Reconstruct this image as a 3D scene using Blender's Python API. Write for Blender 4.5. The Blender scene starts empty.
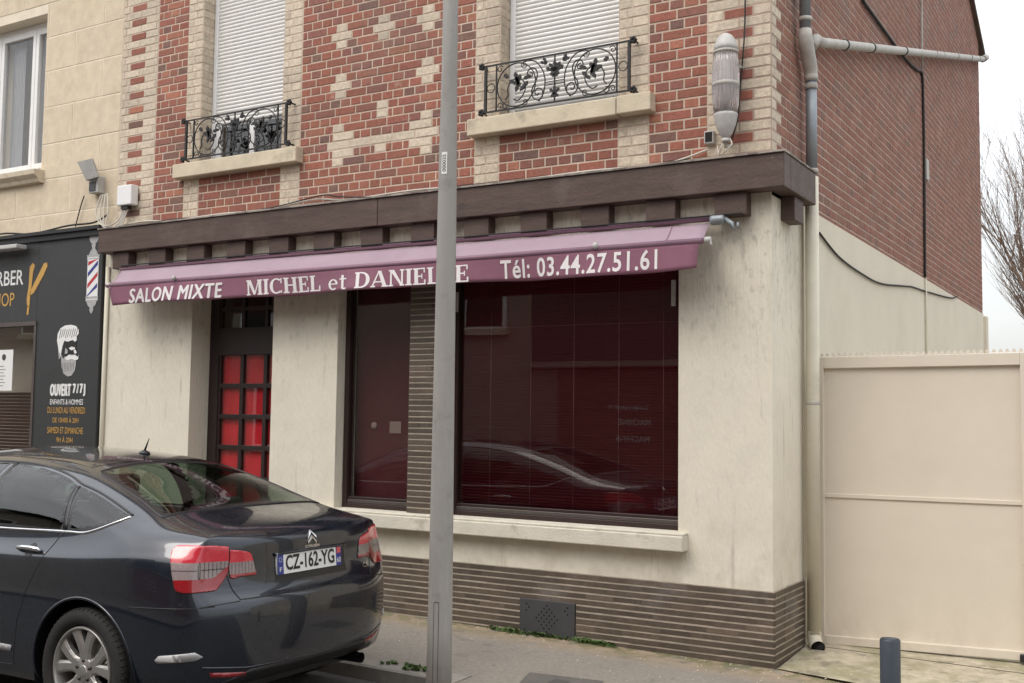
import bpy, bmesh, math, random
from mathutils import Vector, Matrix
from mathutils.bvhtree import BVHTree
from mathutils.geometry import delaunay_2d_cdt
random.seed(7)
S = bpy.context.scene
COL = S.collection
R = math.radians
# ------------------------------------------------------------------ camera
cd = bpy.data.cameras.new('camera'); cam = bpy.data.objects.new('camera', cd); COL.objects.link(cam)
cd.sensor_width = 36; cd.lens = 1089.2 / 1024 * 36; cd.clip_end = 3000; cd.clip_start = 0.05
def cam_axes(yaw, pit, rol):
    f = Vector((math.sin(yaw)*math.cos(pit), math.cos(yaw)*math.cos(pit), math.sin(pit)))
    r = f.cross(Vector((0, 0, 1))).normalized(); u = r.cross(f)
    c, s = math.cos(rol), math.sin(rol)
    return c*r + s*u, -s*r + c*u, -f
ax = cam_axes(R(-31.0), R(3.89), R(0.7526))
m = Matrix.Identity(4)
for i in range(3):
    for j in range(3): m[j][i] = ax[i][j]
m.translation = (2.289, -7.247, 1.663)
cam.matrix_world = m
S.camera = cam
# ------------------------------------------------------------------ world (overcast) + soft sun
SUN_EL, SUN_ROT = 52, 200           # elevation, azimuth the light comes from (deg, clockwise from +Y)
w = bpy.data.worlds.new('World'); S.world = w; w.use_nodes = True
N = w.node_tree.nodes; Lk = w.node_tree.links; N.clear()
out = N.new('ShaderNodeOutputWorld'); bg = N.new('ShaderNodeBackground'); bg2 = N.new('ShaderNodeBackground'); add = N.new('ShaderNodeAddShader')
sky = N.new('ShaderNodeTexSky'); sky.sky_type = 'NISHITA'; sky.sun_disc = False
sky.sun_elevation = R(SUN_EL); sky.sun_rotation = R(SUN_ROT); sky.dust_density = 4; sky.air_density = 1.2
Lk.new(sky.outputs[0], bg.inputs[0]); bg.inputs[1].default_value = 0.05
tc = N.new('ShaderNodeTexCoord'); sep = N.new('ShaderNodeSeparateXYZ'); Lk.new(tc.outputs['Generated'], sep.inputs[0])
mr = N.new('ShaderNodeMapRange'); mr.inputs[1].default_value = 0; mr.inputs[2].default_value = 1; mr.inputs[3].default_value = 0.62; mr.inputs[4].default_value = 2.0
Lk.new(sep.outputs['Z'], mr.inputs[0])
nz = N.new('ShaderNodeTexNoise'); nz.inputs['Scale'].default_value = 2.2; nz.inputs['Detail'].default_value = 5
mp = N.new('ShaderNodeMapping'); mp.inputs['Scale'].default_value = (1, 1, 3.0); Lk.new(tc.outputs['Generated'], mp.inputs[0]); Lk.new(mp.outputs[0], nz.inputs[0])
mr2 = N.new('ShaderNodeMapRange'); mr2.inputs[1].default_value = .3; mr2.inputs[2].default_value = .7; mr2.inputs[3].default_value = .76; mr2.inputs[4].default_value = 1.12
Lk.new(nz.outputs['Fac'], mr2.inputs[0])
mul = N.new('ShaderNodeMath'); mul.operation = 'MULTIPLY'; Lk.new(mr.outputs[0], mul.inputs[0]); Lk.new(mr2.outputs[0], mul.inputs[1])
bg2.inputs[0].default_value = (0.985, 0.985, 0.985, 1); Lk.new(mul.outputs[0], bg2.inputs[1])
Lk.new(bg.outputs[0], add.inputs[0]); Lk.new(bg2.outputs[0], add.inputs[1]); Lk.new(add.outputs[0], out.inputs[0])
sl = bpy.data.lights.new('sun', 'SUN'); sl.energy = 0.9; sl.angle = R(25); sl.color = (1, .96, .9)
so = bpy.data.objects.new('sun', sl); COL.objects.link(so)
az, el = R(SUN_ROT), R(SUN_EL)
so.rotation_euler = Vector((math.sin(az)*math.cos(el), math.cos(az)*math.cos(el), math.sin(el))).to_track_quat('Z', 'Y').to_euler()
S.view_settings.view_transform = 'Standard'; S.view_settings.look = 'None'; S.view_settings.gamma = 1
S.view_settings.use_curve_mapping = False; S.view_settings.exposure = 0.22
S.render.engine = 'CYCLES'
S.cycles.max_bounces = 8; S.cycles.transparent_max_bounces = 16; S.cycles.use_denoising = True

# ------------------------------------------------------------------ helpers
def tag(o, label=None, cat=None, group=None, kind=None):
    if label: o['label'] = label
    if cat: o['category'] = cat
    if group: o['group'] = group
    if kind: o['kind'] = kind
    return o
def thing(name, label, cat, loc=(0, 0, 0), group=None, rz=0):
    o = bpy.data.objects.new(name, None); COL.objects.link(o); o.location = loc; o.rotation_euler = (0, 0, rz)
    o.empty_display_size = .1
    return tag(o, label, cat, group)
class MB:
    def __init__(s): s.v = []; s.f = []; s.mi = []; s.sm = []; s.col = None
    def face(s, idx, mi=0, sm=False): s.f.append(tuple(idx)); s.mi.append(mi); s.sm.append(sm)
    def pts(s, P):
        b = len(s.v); s.v += [tuple(p) for p in P]; return b
    def box(s, a, b, mi=0):
        x0, y0, z0 = a; x1, y1, z1 = b
        if x0 > x1: x0, x1 = x1, x0
        if y0 > y1: y0, y1 = y1, y0
        if z0 > z1: z0, z1 = z1, z0
        k = s.pts([(x0,y0,z0),(x1,y0,z0),(x1,y1,z0),(x0,y1,z0),(x0,y0,z1),(x1,y0,z1),(x1,y1,z1),(x0,y1,z1)])
        for q in ((0,3,2,1),(4,5,6,7),(0,1,5,4),(1,2,6,5),(2,3,7,6),(3,0,4,7)): s.face([k+i for i in q], mi)
        return s
    def quad(s, P, mi=0, sm=False):
        k = s.pts(P); s.face(range(k, k+len(P)), mi, sm); return s
    def tube(s, P, r, n=8, mi=0, cap=True, closed=False):
        P = [Vector(p) for p in P]; m_ = len(P)
        rr = r if isinstance(r, (list, tuple)) else [r]*m_
        rings = []; up = None
        for i, p in enumerate(P):
            if closed: t = (P[(i+1) % m_] - P[i-1])
            else: t = P[min(i+1, m_-1)] - P[max(i-1, 0)]
            if t.length < 1e-9: t = Vector((0, 0, 1))
            t.normalize()
            if up is None:
                up = Vector((0, 0, 1)) if abs(t.z) < .9 else Vector((1, 0, 0))
            u = (up - t*up.dot(t))
            if u.length < 1e-6: u = t.orthogonal()
            u.normalize(); v = t.cross(u); up = u
            rings.append(s.pts([p + (u*math.cos(a) + v*math.sin(a))*rr[i] for a in [2*math.pi*k/n for k in range(n)]]))
        rng = range(m_) if closed else range(m_-1)
        for i in rng:
            a, b = rings[i], rings[(i+1) % m_]
            for k in range(n): s.face((a+k, a+(k+1) % n, b+(k+1) % n, b+k), mi, True)
        if cap and not closed:
            s.face([rings[0]+k for k in range(n)][::-1], mi); s.face([rings[-1]+k for k in range(n)], mi)
        return s
    def lathe(s, prof, c, axis='z', n=24, mi=0, flute=0, fa=0, sm=True):
        c = Vector(c); rings = []
        for r, h in prof:
            P = []
            for k in range(n):
                a = 2*math.pi*k/n; q = r*(1+fa*math.cos(flute*a)) if flute else r
                x, y = q*math.cos(a), q*math.sin(a)
                P.append(c + (Vector((x, y, h)) if axis == 'z' else Vector((x, h, y)) if axis == 'y' else Vector((h, x, y))))
            rings.append(s.pts(P))
        for a, b in zip(rings, rings[1:]):
            for k in range(n): s.face((a+k, a+(k+1) % n, b+(k+1) % n, b+k), mi, sm)
        s.face([rings[0]+k for k in range(n)][::-1], mi); s.face([rings[-1]+k for k in range(n)], mi)
        return s
    def prism(s, poly, y0, y1, mi=0, mp=None):
        """poly in (x,z); extruded y0..y1; mp maps (x,y,z)->world"""
        mp = mp or (lambda x, y, z: (x, y, z)); n = len(poly)
        a = s.pts([mp(x, y0, z) for x, z in poly]); b = s.pts([mp(x, y1, z) for x, z in poly])
        s.face([a+i for i in range(n)], mi); s.face([b+i for i in range(n)][::-1], mi)
        for i in range(n): s.face((a+i, b+i, b+(i+1) % n, a+(i+1) % n), mi)
        return s
    def build_each(s, name, mats, parent=None, bevel=0):
        """one object per connected piece"""
        par = list(range(len(s.v)))
        def find(i):
            while par[i] != i: par[i] = par[par[i]]; i = par[i]
            return i
        for f in s.f:
            for i in f[1:]: par[find(i)] = find(f[0])
        G = {}
        for k, f in enumerate(s.f): G.setdefault(find(f[0]), []).append(k)
        res = []
        for ks in G.values():
            q = MB(); used = sorted({i for k in ks for i in s.f[k]}); mp_ = {v: j for j, v in enumerate(used)}
            q.v = [s.v[i] for i in used]
            for k in ks: q.face([mp_[i] for i in s.f[k]], s.mi[k], s.sm[k])
            res.append(q.build(name, mats, parent, bevel))
        return res
    def build(s, name, mats, parent=None, bevel=0, weld=False):
        me = bpy.data.meshes.new(name); me.from_pydata(s.v, [], s.f)
        if not isinstance(mats, (list, tuple)): mats = [mats]
        for m_ in mats: me.materials.append(m_)
        me.polygons.foreach_set('material_index', s.mi); me.polygons.foreach_set('use_smooth', s.sm)
        if s.col:
            ca = me.color_attributes.new('Col', 'FLOAT_COLOR', 'CORNER'); i = 0
            buf = []
            for f, c in zip(s.f, s.col):
                for _ in f: buf += [c[0], c[1], c[2], 1]
            ca.data.foreach_set('color', buf)
        bm = bmesh.new(); bm.from_mesh(me)
        if weld: bmesh.ops.remove_doubles(bm, verts=bm.verts, dist=1e-5)
        bmesh.ops.recalc_face_normals(bm, faces=bm.faces); bm.to_mesh(me); bm.free()
        o = bpy.data.objects.new(name, me); COL.objects.link(o)
        if bevel:
            md = o.modifiers.new('b', 'BEVEL'); md.width = bevel; md.segments = 2; md.limit_method = 'ANGLE'; md.angle_limit = R(40)
        if parent: o.parent = parent
        return o
def box(name, a, b, mat_, parent=None, bevel=0.004): return MB().box(a, b).build(name, mat_, parent, bevel)

# ------------------------------------------------------------------ materials
def mat(name, col, rough=.6, var=.12, vs=6., bump=.15, bs=60., metal=0, coat=0, stain=None, vcol=False, spec=None, streak=None, det=6, vstretch=None, bstretch=None, wash=None):
    """stain=(colour,scale,threshold,width,amount) ; streak same but stretched vertically"""
    M_ = bpy.data.materials.new(name); M_.use_nodes = True; nt = M_.node_tree; n = nt.nodes; L = nt.links
    b = n['Principled BSDF']; tcn = n.new('ShaderNodeTexCoord')
    def noise(scale, detail=6, stretch=None, off=0):
        t = n.new('ShaderNodeTexNoise'); t.inputs['Scale'].default_value = scale; t.inputs['Detail'].default_value = detail; t.inputs['Roughness'].default_value = .62
        mpn = n.new('ShaderNodeMapping'); mpn.inputs['Location'].default_value = (off, off*.7, off*1.3)
        if stretch: mpn.inputs['Scale'].default_value = stretch
        L.new(tcn.outputs['Object'], mpn.inputs[0]); L.new(mpn.outputs[0], t.inputs[0]); return t.outputs['Fac']
    def mixc(f, a, c, mode='MIX'):
        x = n.new('ShaderNodeMix'); x.data_type = 'RGBA'; x.blend_type = mode
        if hasattr(f, 'is_output'): L.new(f, x.inputs[0])
        else: x.inputs[0].default_value = f
        for s_, v in ((6, a), (7, c)):
            if hasattr(v, 'is_output'): L.new(v, x.inputs[s_])
            else: x.inputs[s_].default_value = (*v, 1) if len(v) == 3 else v
        return x.outputs[2]
    def ramp(f, lo, hi, a=0., c=1.):
        r = n.new('ShaderNodeMapRange'); L.new(f, r.inputs[0]); r.inputs[1].default_value = lo; r.inputs[2].default_value = hi; r.inputs[3].default_value = a; r.inputs[4].default_value = c; return r.outputs[0]
    if vcol:
        at = n.new('ShaderNodeVertexColor'); at.layer_name = 'Col'; base = at.outputs[0]
    else: base = None
    f = ramp(noise(vs, det, vstretch), .3, .7)
    if base is None: base = mixc(f, [c*(1-var) for c in col], [min(1, c*(1+var)) for c in col])
    else: base = mixc(1.0, base, mixc(f, [1-var]*3, [1+var]*3), 'MULTIPLY')
    k = 3.
    for st, stretch in ((stain, None), (streak, (1, 1, .12))):
        for s1 in ([st] if st and not isinstance(st[0], (list, tuple)) or (st and not isinstance(st[0][0], (list, tuple))) else (st or [])):
            c_, sc, th, wd, am = s1; k += 3.7
            base = mixc(ramp(noise(sc, 8, stretch, k), th, th+wd, 0, am), base, c_)
    for axis, a0, a1, c_, sc, th, wd, am, stq in (wash or ()):
        sp = n.new('ShaderNodeSeparateXYZ'); L.new(tcn.outputs['Object'], sp.inputs[0]); k += 3.3
        f1 = ramp(sp.outputs[axis], a0, a1); f2 = ramp(noise(sc, 8, stq, k), th, th+wd, 0, am)
        mm = n.new('ShaderNodeMath'); mm.operation = 'MULTIPLY'; L.new(f1, mm.inputs[0]); L.new(f2, mm.inputs[1]); base = mixc(mm.outputs[0], base, c_)
    L.new(base, b.inputs['Base Color'])
    rr = ramp(noise(vs*2.3, 5, None, 9), .3, .7, max(.02, rough-.08), min(1, rough+.08)); L.new(rr, b.inputs['Roughness'])
    b.inputs['Metallic'].default_value = metal
    if coat: b.inputs['Coat Weight'].default_value = coat; b.inputs['Coat Roughness'].default_value = .04
    if spec is not None: b.inputs['Specular IOR Level'].default_value = spec
    if bump:
        bn = n.new('ShaderNodeBump'); bn.inputs['Strength'].default_value = bump; bn.inputs['Distance'].default_value = .01
        L.new(noise(bs, 6, bstretch, 5), bn.inputs['Height']); L.new(bn.outputs[0], b.inputs['Normal'])
    return M_
def glassmat(name, tint=(1, 1, 1), rough=0., ior=1.5):
    M_ = bpy.data.materials.new(name); M_.use_nodes = True; nt = M_.node_tree; n = nt.nodes; L = nt.links; n.clear()
    o = n.new('ShaderNodeOutputMaterial'); t = n.new('ShaderNodeBsdfTransparent'); g = n.new('ShaderNodeBsdfGlossy'); mx = n.new('ShaderNodeMixShader')
    t.inputs[0].default_value = (*tint, 1); g.inputs['Roughness'].default_value = rough
    ge = n.new('ShaderNodeNewGeometry'); dt = n.new('ShaderNodeVectorMath'); dt.operation = 'DOT_PRODUCT'; L.new(ge.outputs['Incoming'], dt.inputs[0]); L.new(ge.outputs['Normal'], dt.inputs[1])
    def mth(op, a, b=None):
        x = n.new('ShaderNodeMath'); x.operation = op
        for i, v in enumerate((a, b)):
            if v is None: continue
            if hasattr(v, 'is_output'): L.new(v, x.inputs[i])
            else: x.inputs[i].default_value = v
        return x.outputs[0]
    f0 = ((ior-1)/(ior+1))**2*(1.15 if 'shop' in name else 1.5)
    c = mth('ABSOLUTE', dt.outputs['Value']); q = mth('POWER', mth('SUBTRACT', 1.0, c), 5.0); fr = mth('ADD', mth('MULTIPLY', q, 1-f0), f0)
    nz_ = n.new('ShaderNodeTexNoise'); nz_.inputs['Scale'].default_value = 1.3; bp = n.new('ShaderNodeBump'); bp.inputs['Strength'].default_value = .012; bp.inputs['Distance'].default_value = .05
    tcn = n.new('ShaderNodeTexCoord'); L.new(tcn.outputs['Object'], nz_.inputs[0]); L.new(nz_.outputs['Fac'], bp.inputs['Height']); L.new(bp.outputs[0], g.inputs['Normal'])
    L.new(fr, mx.inputs[0]); L.new(t.outputs[0], mx.inputs[1]); L.new(g.outputs[0], mx.inputs[2]); L.new(mx.outputs[0], o.inputs[0])
    return M_
m_ = {}
m_['brick'] = mat('brick', (1, 1, 1), .88, .20, 30, .6, 90, vcol=True, stain=(((.20, .155, .13), 1.3, .54, .14, .38), ((.50, .42, .34), 9, .64, .10, .35)))
m_['mortar'] = mat('mortar', (.55, .44, .35), .95, .18, 5, .4, 120, stain=((.25, .21, .18), 1.6, .55, .2, .5))
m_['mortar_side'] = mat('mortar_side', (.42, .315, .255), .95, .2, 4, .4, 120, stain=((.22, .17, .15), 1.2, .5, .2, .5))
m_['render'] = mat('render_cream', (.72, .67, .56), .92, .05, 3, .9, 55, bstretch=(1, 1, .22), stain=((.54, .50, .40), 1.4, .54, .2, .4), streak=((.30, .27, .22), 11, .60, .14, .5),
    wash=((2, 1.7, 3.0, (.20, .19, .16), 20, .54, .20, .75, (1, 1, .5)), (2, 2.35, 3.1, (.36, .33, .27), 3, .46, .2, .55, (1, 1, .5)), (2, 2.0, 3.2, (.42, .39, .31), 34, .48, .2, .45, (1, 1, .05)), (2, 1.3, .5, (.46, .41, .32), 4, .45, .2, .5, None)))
m_['render_top'] = mat('render_stained', (.64, .60, .49), .92, .07, 4, .55, 70, stain=((.22, .20, .17), 7, .62, .08, .55), streak=((.30, .27, .22), 7, .52, .16, .5))
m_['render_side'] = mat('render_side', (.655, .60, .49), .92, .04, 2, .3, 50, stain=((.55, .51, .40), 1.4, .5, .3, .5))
m_['plinth'] = mat('plinth_brick', (1, 1, 1), .6, .18, 25, .3, 60, vcol=True, stain=((.22, .20, .19), 2.0, .55, .15, .5))
m_['plinth_mortar'] = mat('plinth_mortar', (.39, .335, .27), .95, .2, 8, .4, 90, stain=((.2, .18, .16), 3, .5, .2, .55))
m_['stone'] = mat('ashlar', (1, 1, 1), .9, .10, 9, .3, 60, vcol=True, stain=(((.50, .40, .27), 5, .48, .2, .35), ((.68, .61, .49), 1.1, .60, .10, .3)))
m_['stone_joint'] = mat('ashlar_joint', (.74, .66, .53), .95, .1, 6, .3, 80)
m_['sill'] = mat('stone_sill', (.60, .52, .39), .9, .12, 7, .3, 50, stain=((.25, .22, .16), 5, .56, .12, .5))
m_['sill2'] = mat('painted_sill', (.62, .58, .49), .85, .08, 7, .35, 50, stain=((.32, .26, .2), 6, .58, .1, .5))
m_['beam'] = mat('brown_wood', (.076, .046, .036), .62, .22, 3, .35, 40, vstretch=(1, 1, 9), stain=(((.13, .092, .078), 3, .52, .15, .5), ((.035, .025, .022), 6, .60, .08, .5), ((.30, .25, .21), 22, .70, .03, .5)))
m_['black'] = mat('black_metal', (.012, .012, .013), .5, .1, 20, .1, 60)
m_['iron'] = mat('wrought_iron', (.014, .013, .013), .55, .2, 30, .3, 120)
m_['frame'] = mat('dark_frame', (.030, .016, .014), .4, .15, 8, .1, 40)
m_['frame_strip'] = mat('frame_strip', (.14, .12, .11), .35, .1, 8, .05, 40, metal=.6)
m_['white'] = mat('white_pvc', (.78, .78, .77), .4, .03, 8, .04, 40)
m_['shutter'] = mat('roller_shutter', (.76, .75, .72), .45, .04, 8, .04, 40)
m_['shutgap'] = mat('shutter_gap', (.42, .41, .40), .6, .05)
m_['fabric_top'] = mat('awning_fabric', (.345, .255, .30), .9, .07, 3, .25, 400, stain=((.33, .20, .26), 2.2, .55, .25, .4))
m_['fabric'] = mat('valance_fabric', (.265, .115, .165), .88, .10, 3, .25, 400, stain=((.36, .20, .25), 1.6, .5, .25, .5))
m_['bar'] = mat('awning_bar', (.22, .12, .165), .5, .08, 6, .05)
m_['letter'] = mat('white_letter', (.80, .76, .76), .7, .04, 12, .05)
m_['cast'] = mat('grey_cast', (.48, .47, .45), .5, .12, 20, .1)
m_['zinc'] = mat('zinc', (.26, .29, .31), .5, .12, 8, .1, 40, metal=.4, stain=((.36, .36, .35), 4, .5, .2, .5))
m_['castiron'] = mat('pale_iron_pipe', (.45, .43, .39), .7, .14, 12, .25, 60, stain=((.24, .2, .17), 6, .55, .12, .6))
m_['cream_pipe'] = mat('cream_pipe', (.60, .56, .45), .6, .05, 6, .08, 40, stain=((.42, .38, .3), 3, .56, .15, .4))
m_['gate'] = mat('gate_paint', (.665, .60, .50), .5, .035, 2.5, .06, 8, stain=(((.60, .53, .44), 2.2, .56, .2, .25), ((.45, .38, .31), 26, .70, .03, .5)), streak=((.58, .51, .43), 6, .60, .15, .2), wash=((2, .5, .0, (.45, .38, .30), 5, .48, .2, .4, (1, 1, .5)),))
m_['pole'] = mat('pole_paint', (.285, .275, .255), .55, .10, 6, .15, 70, stain=(((.20, .19, .18), 9, .56, .12, .5), ((.16, .13, .10), 40, .66, .05, .6)), streak=((.36, .345, .32), 14, .58, .1, .5), vstretch=(1, 1, .3))
m_['bollard'] = mat('bollard_paint', (.038, .048, .062), .45, .12, 12, .12, 60)
m_['asphalt'] = mat('pavement_asphalt', (.27, .24, .205), .95, .20, 40, 1.0, 190, stain=(((.20, .18, .155), 1.6, .48, .2, .55), ((.42, .38, .33), 45, .66, .05, .5)),
    wash=((1, -.42, -.14, (.38, .285, .19), 5, .36, .10, .85, None), (1, -.34, -.03, (.13, .14, .05), 8, .44, .12, .85, None), (1, -.6, -.05, (.52, .47, .40), 60, .62, .04, .8, None), (1, -2, 0, (.12, .11, .095), 5, .60, .06, .45, None)))
m_['road'] = mat('road_asphalt', (.085, .08, .075), .95, .2, 3, .8, 220)
m_['kerb'] = mat('kerb_concrete', (.26, .24, .21), .92, .16, 8, .5, 120, stain=((.12, .12, .07), 3, .52, .2, .6))
m_['patch'] = mat('tar_patch', (.13, .118, .105), .95, .15, 6, .8, 260)
m_['slab'] = mat('drive_concrete', (.47, .415, .31), .92, .20, 14, .9, 120, stain=(((.21, .20, .09), 2.4, .46, .14, .6), ((.17, .14, .11), 6, .56, .08, .55), ((.55, .50, .42), 30, .62, .06, .5)))
m_['dirt'] = mat('gutter_dirt', (.30, .235, .18), .97, .3, 9, .9, 150, stain=(((.12, .15, .04), 5, .52, .14, .7), ((.5, .44, .36), 30, .66, .04, .7)))
m_['weed'] = mat('weeds', (.07, .115, .03), .8, .35, 9, 0)
m_['vent'] = mat('vent_plate', (.052, .052, .055), .5, .12, 12, .1, 50)
m_['hole'] = mat('hole', (.006, .006, .006), .9, 0, 5, 0)
m_['char'] = mat('charcoal_panel', (.030, .032, .033), .5, .06, 3, .03, 40)
m_['gold'] = mat('gold_print', (.52, .30, .075), .6, .05, 8, 0)
m_['pw'] = mat('white_print', (.75, .75, .74), .6, .03, 8, 0)
m_['pg'] = mat('grey_print', (.38, .38, .38), .6, .15, 30, 0)
m_['pr'] = mat('red_print', (.45, .03, .04), .6, .05, 8, 0)
m_['pb'] = mat('blue_print', (.03, .04, .22), .6, .05, 8, 0)
m_['paper'] = mat('paper', (.74, .74, .73), .8, .03, 5, 0)
m_['maroon'] = mat('maroon_blind', (.19, .014, .022), .6, .12, 1.5, 0)
m_['maroon_dk'] = mat('maroon_curtain', (.085, .010, .013), .8, .15, 2, 0)
m_['redcurt'] = mat('red_curtain', (.66, .008, .022), .8, .10, 3, .05, 30, vstretch=(2, 1, .6))
m_['cord'] = mat('blind_cord', (.30, .12, .12), .8, .05)
m_['brownpanel'] = mat('dark_wood_door', (.022, .013, .012), .45, .15, 10, .1)
m_['dark'] = mat('dark_interior', (.02, .018, .017), .9, .2, 2, 0)
m_['curtain'] = mat('net_curtain', (.55, .55, .56), .9, .12, 8, .1, vstretch=(8, 1, .4))
m_['wood'] = mat('interior_wood', (.16, .09, .06), .6, .15, 4, .05)
m_['cable'] = mat('black_cable', (.02, .018, .017), .7, .1)
m_['cablew'] = mat('white_cable', (.55, .52, .46), .7, .1)
m_['bark'] = mat('bark', (.24, .175, .135), .95, .25, 12, .5)
m_['gloss'] = mat('gloss_black', (.010, .010, .012), .12, .05, coat=1.0)
m_['flash'] = mat('weathered_flashing', (.34, .30, .26), .9, .3, 6, .6, 60, stain=((.10, .08, .07), 4, .48, .1, .7))
m_['roof'] = mat('roof_tile', (.12, .085, .07), .9, .2, 4, .4)
m_['glass'] = glassmat('window_glass', (.93, .93, .93), 0, 1.5)
m_['glass_shop'] = glassmat('shop_glass', (.90, .90, .90), 0, 1.5)
m_['lampglass'] = mat('ribbed_lamp_glass', (.86, .80, .80), .12, .12, 6, .05, 30, coat=.6)
m_['opp1'] = mat('pale_facade', (.33, .29, .235), .9, .1, 3, .2)
m_['opp2'] = mat('dark_facade', (.07, .065, .065), .8, .15, 3, .2)
m_['opp3'] = mat('brick_facade', (.24, .11, .085), .9, .2, 8, .2)
m_['opp4'] = mat('pink_facade', (.30, .22, .19), .9, .1, 3, .2)
# lamp glass: let light in a bit
bb = m_['lampglass'].node_tree.nodes['Principled BSDF']; bb.inputs['Transmission Weight'].default_value = .8

# ------------------------------------------------------------------ ground
def gz(x, y):          # pavement surface
    return -.0136*x - .02*max(0, min(1.5, -y)) + (0.045*max(0, y-0.0) if y > 0 else 0)
XL, XR = -60., 60.
KY = -1.44             # kerb face
def sheet(name, xs, ys, zf, mt, parent=None):
    b = MB(); nx, ny = len(xs), len(ys)
    b.pts([(x, y, zf(x, y)) for x in xs for y in ys])
    for i in range(nx-1):
        for j in range(ny-1): b.face((i*ny+j, (i+1)*ny+j, (i+1)*ny+j+1, i*ny+j+1))
    return b.build(name, mt, parent)
zc = lambda x, y: -.0136*max(-25, min(25, x))
tag(sheet('ground', [-1500, -60, 60, 1500], [-1500, -60, -8, 12, 60, 1500], lambda x, y: -.55 if abs(x) > 100 or abs(y) > 50 else zc(x, y) - .50, m_['road']), kind='structure')
xs = [-60, -40, -25] + [i for i in range(-20, 26, 1)] + [40, 60]
tag(sheet('pavement', [x for x in xs if x < -1.56]+[-1.561], [KY+.16, -.9, -.35, .02], lambda x, y: zc(x, y) - .02*min(1.5, -y) if y < 0 else zc(x, y), m_['asphalt']), kind='structure')
tag(sheet('pavement', [-1.56]+[x for x in xs if x > -1.5], [-2.44, -1.5, -.9, -.35, .02], lambda x, y: zc(x, y) - .02*min(1.5, -y) if y < 0 else zc(x, y), m_['asphalt']), kind='structure')
tag(sheet('road', xs, [-7.0, KY+.005], lambda x, y: zc(x, y) - .125, m_['road']), kind='structure')
tag(sheet('opposite_pavement', xs, [-12.5, -7.0], lambda x, y: zc(x, y) - .02, m_['asphalt']), kind='structure')
b = MB()
def kerbrun(p, q, nrm):
    """kerb stones from p to q, outer face towards nrm"""
    p, q, nrm = Vector((*p, 0)), Vector((*q, 0)), Vector((*nrm, 0)); d = q-p; L_ = d.length; d.normalize(); t = 0
    while t < L_-.02:
        e = min(L_, t+.99); P = []
        for u in (t, e-.012):
            o = p+d*u; zt = zc(o.x, 0)-.02*min(1.5, -o.y)
            for w_, dz in ((0, -.4), (0, -.012), (.012, 0), (.158, .003), (.158, -.4)):
                c = o-nrm*w_; P.append((c.x, c.y, zt+dz))
        k = b.pts(P)
        for q_ in range(5): b.face((k+q_, k+(q_+1) % 5, k+5+(q_+1) % 5, k+5+q_))
        b.face([k+i for i in range(5)]); b.face([k+5+i for i in range(5)][::-1]); t += 1.0
kerbrun((-24.72, KY), (-1.56, KY), (0, -1)); kerbrun((-1.72, KY-.0), (-1.72, -2.60), (-1, 0)); kerbrun((-1.56, -2.60), (25, -2.60), (0, -1))
tag(b.build('kerb', m_['kerb']), kind='structure')
# dirt strip at the foot of the wall, driveway slab, tar patch
random.seed(5)
drz = lambda x, y: zc(0, 0) + .006 + .042*max(0, y) + .012*max(0, x) - .02*max(0, -y)
b = MB()
b.quad([(.03, .0, drz(.03, 0)), (.6, -.13, drz(.6, -.13)), (3.4, -.75, drz(3.4, -.75)), (3.4, .38, drz(3.4, .38)), (.1, .72, drz(.1, .72)), (.02, .72, drz(.02, .72))])
b.quad([(.1, .735, drz(.1, .735)), (3.4, .395, drz(3.4, .395)), (3.4, .86, drz(3.4, .86)), (.02, .86, drz(.02, .86)), (.02, .735, drz(.02, .735))])
b.quad([(.02, .87, drz(.02, .87)), (3.4, .87, drz(3.4, .87)), (3.4, 14, drz(3.4, 2.5)), (.02, 14, drz(.02, 2.5))])
tag(b.build('driveway', m_['slab']), kind='structure')
b = MB(); b.quad([(-1.30, -1.00, gz(-1.3, -1)+.004), (-.80, -.92, gz(-.8, -.9)+.004), (-.72, -1.27, gz(-.72, -1.27)+.004), (-1.22, -1.27, gz(-1.22, -1.27)+.004)])
b.quad([(-1.08, -1.05, gz(-1, -1.05)+.006), (-.97, -1.05, gz(-1, -1.05)+.006), (-.97, -1.15, gz(-1, -1.15)+.006), (-1.08, -1.15, gz(-1, -1.15)+.006)], 1)
tag(b.build('tar_patch', [m_['patch'], m_['road']]), kind='structure')
random.seed(11)
b = MB()
def tuft(x, y, z, h, n=8, sp=.03):
    for _ in range(n):
        a = random.uniform(0, 6.28); bx, by = x+random.gauss(0, sp), y+random.gauss(0, sp*.5); hh = h*random.uniform(.5, 1.1); ww = random.uniform(.004, .011)
        dx, dy = math.cos(a)*hh*.7, math.sin(a)*hh*.5-.01; px, py = -math.sin(a)*ww, math.cos(a)*ww
        b.quad([(bx-px, by-py, z), (bx+px, by+py, z), (bx+dx*.5+px*1.4, by+dy*.5+py*1.4, z+hh*.7), (bx+dx, by+dy, z+hh*.8), (bx+dx*.5-px*1.4, by+dy*.5-py*1.4, z+hh*.7)])
for _ in range(48):
    x = random.choice([random.gauss(-1.75, .10), random.gauss(-1.42, .10), random.gauss(-1.98, .05), random.gauss(-2.15, .06), random.gauss(-1.25, .06), random.uniform(-3.4, -.1) if random.random() < .2 else random.gauss(-1.7, .2)])
    x = min(x, -.15)
    tuft(x, -.02-abs(random.gauss(0, .035)), zc(x, 0)+.002, random.uniform(.015, .045), 9, .025)
for _ in range(14):
    x = random.gauss(-2.02, .09); tuft(x, KY+.1+random.gauss(0, .03), gz(x, -1.3), .03, 8, .02)
tag(b.build('weeds', m_['weed']), kind='stuff', label='low green weeds at the foot of the plinth wall')
b = MB(); random.seed(21)
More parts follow.
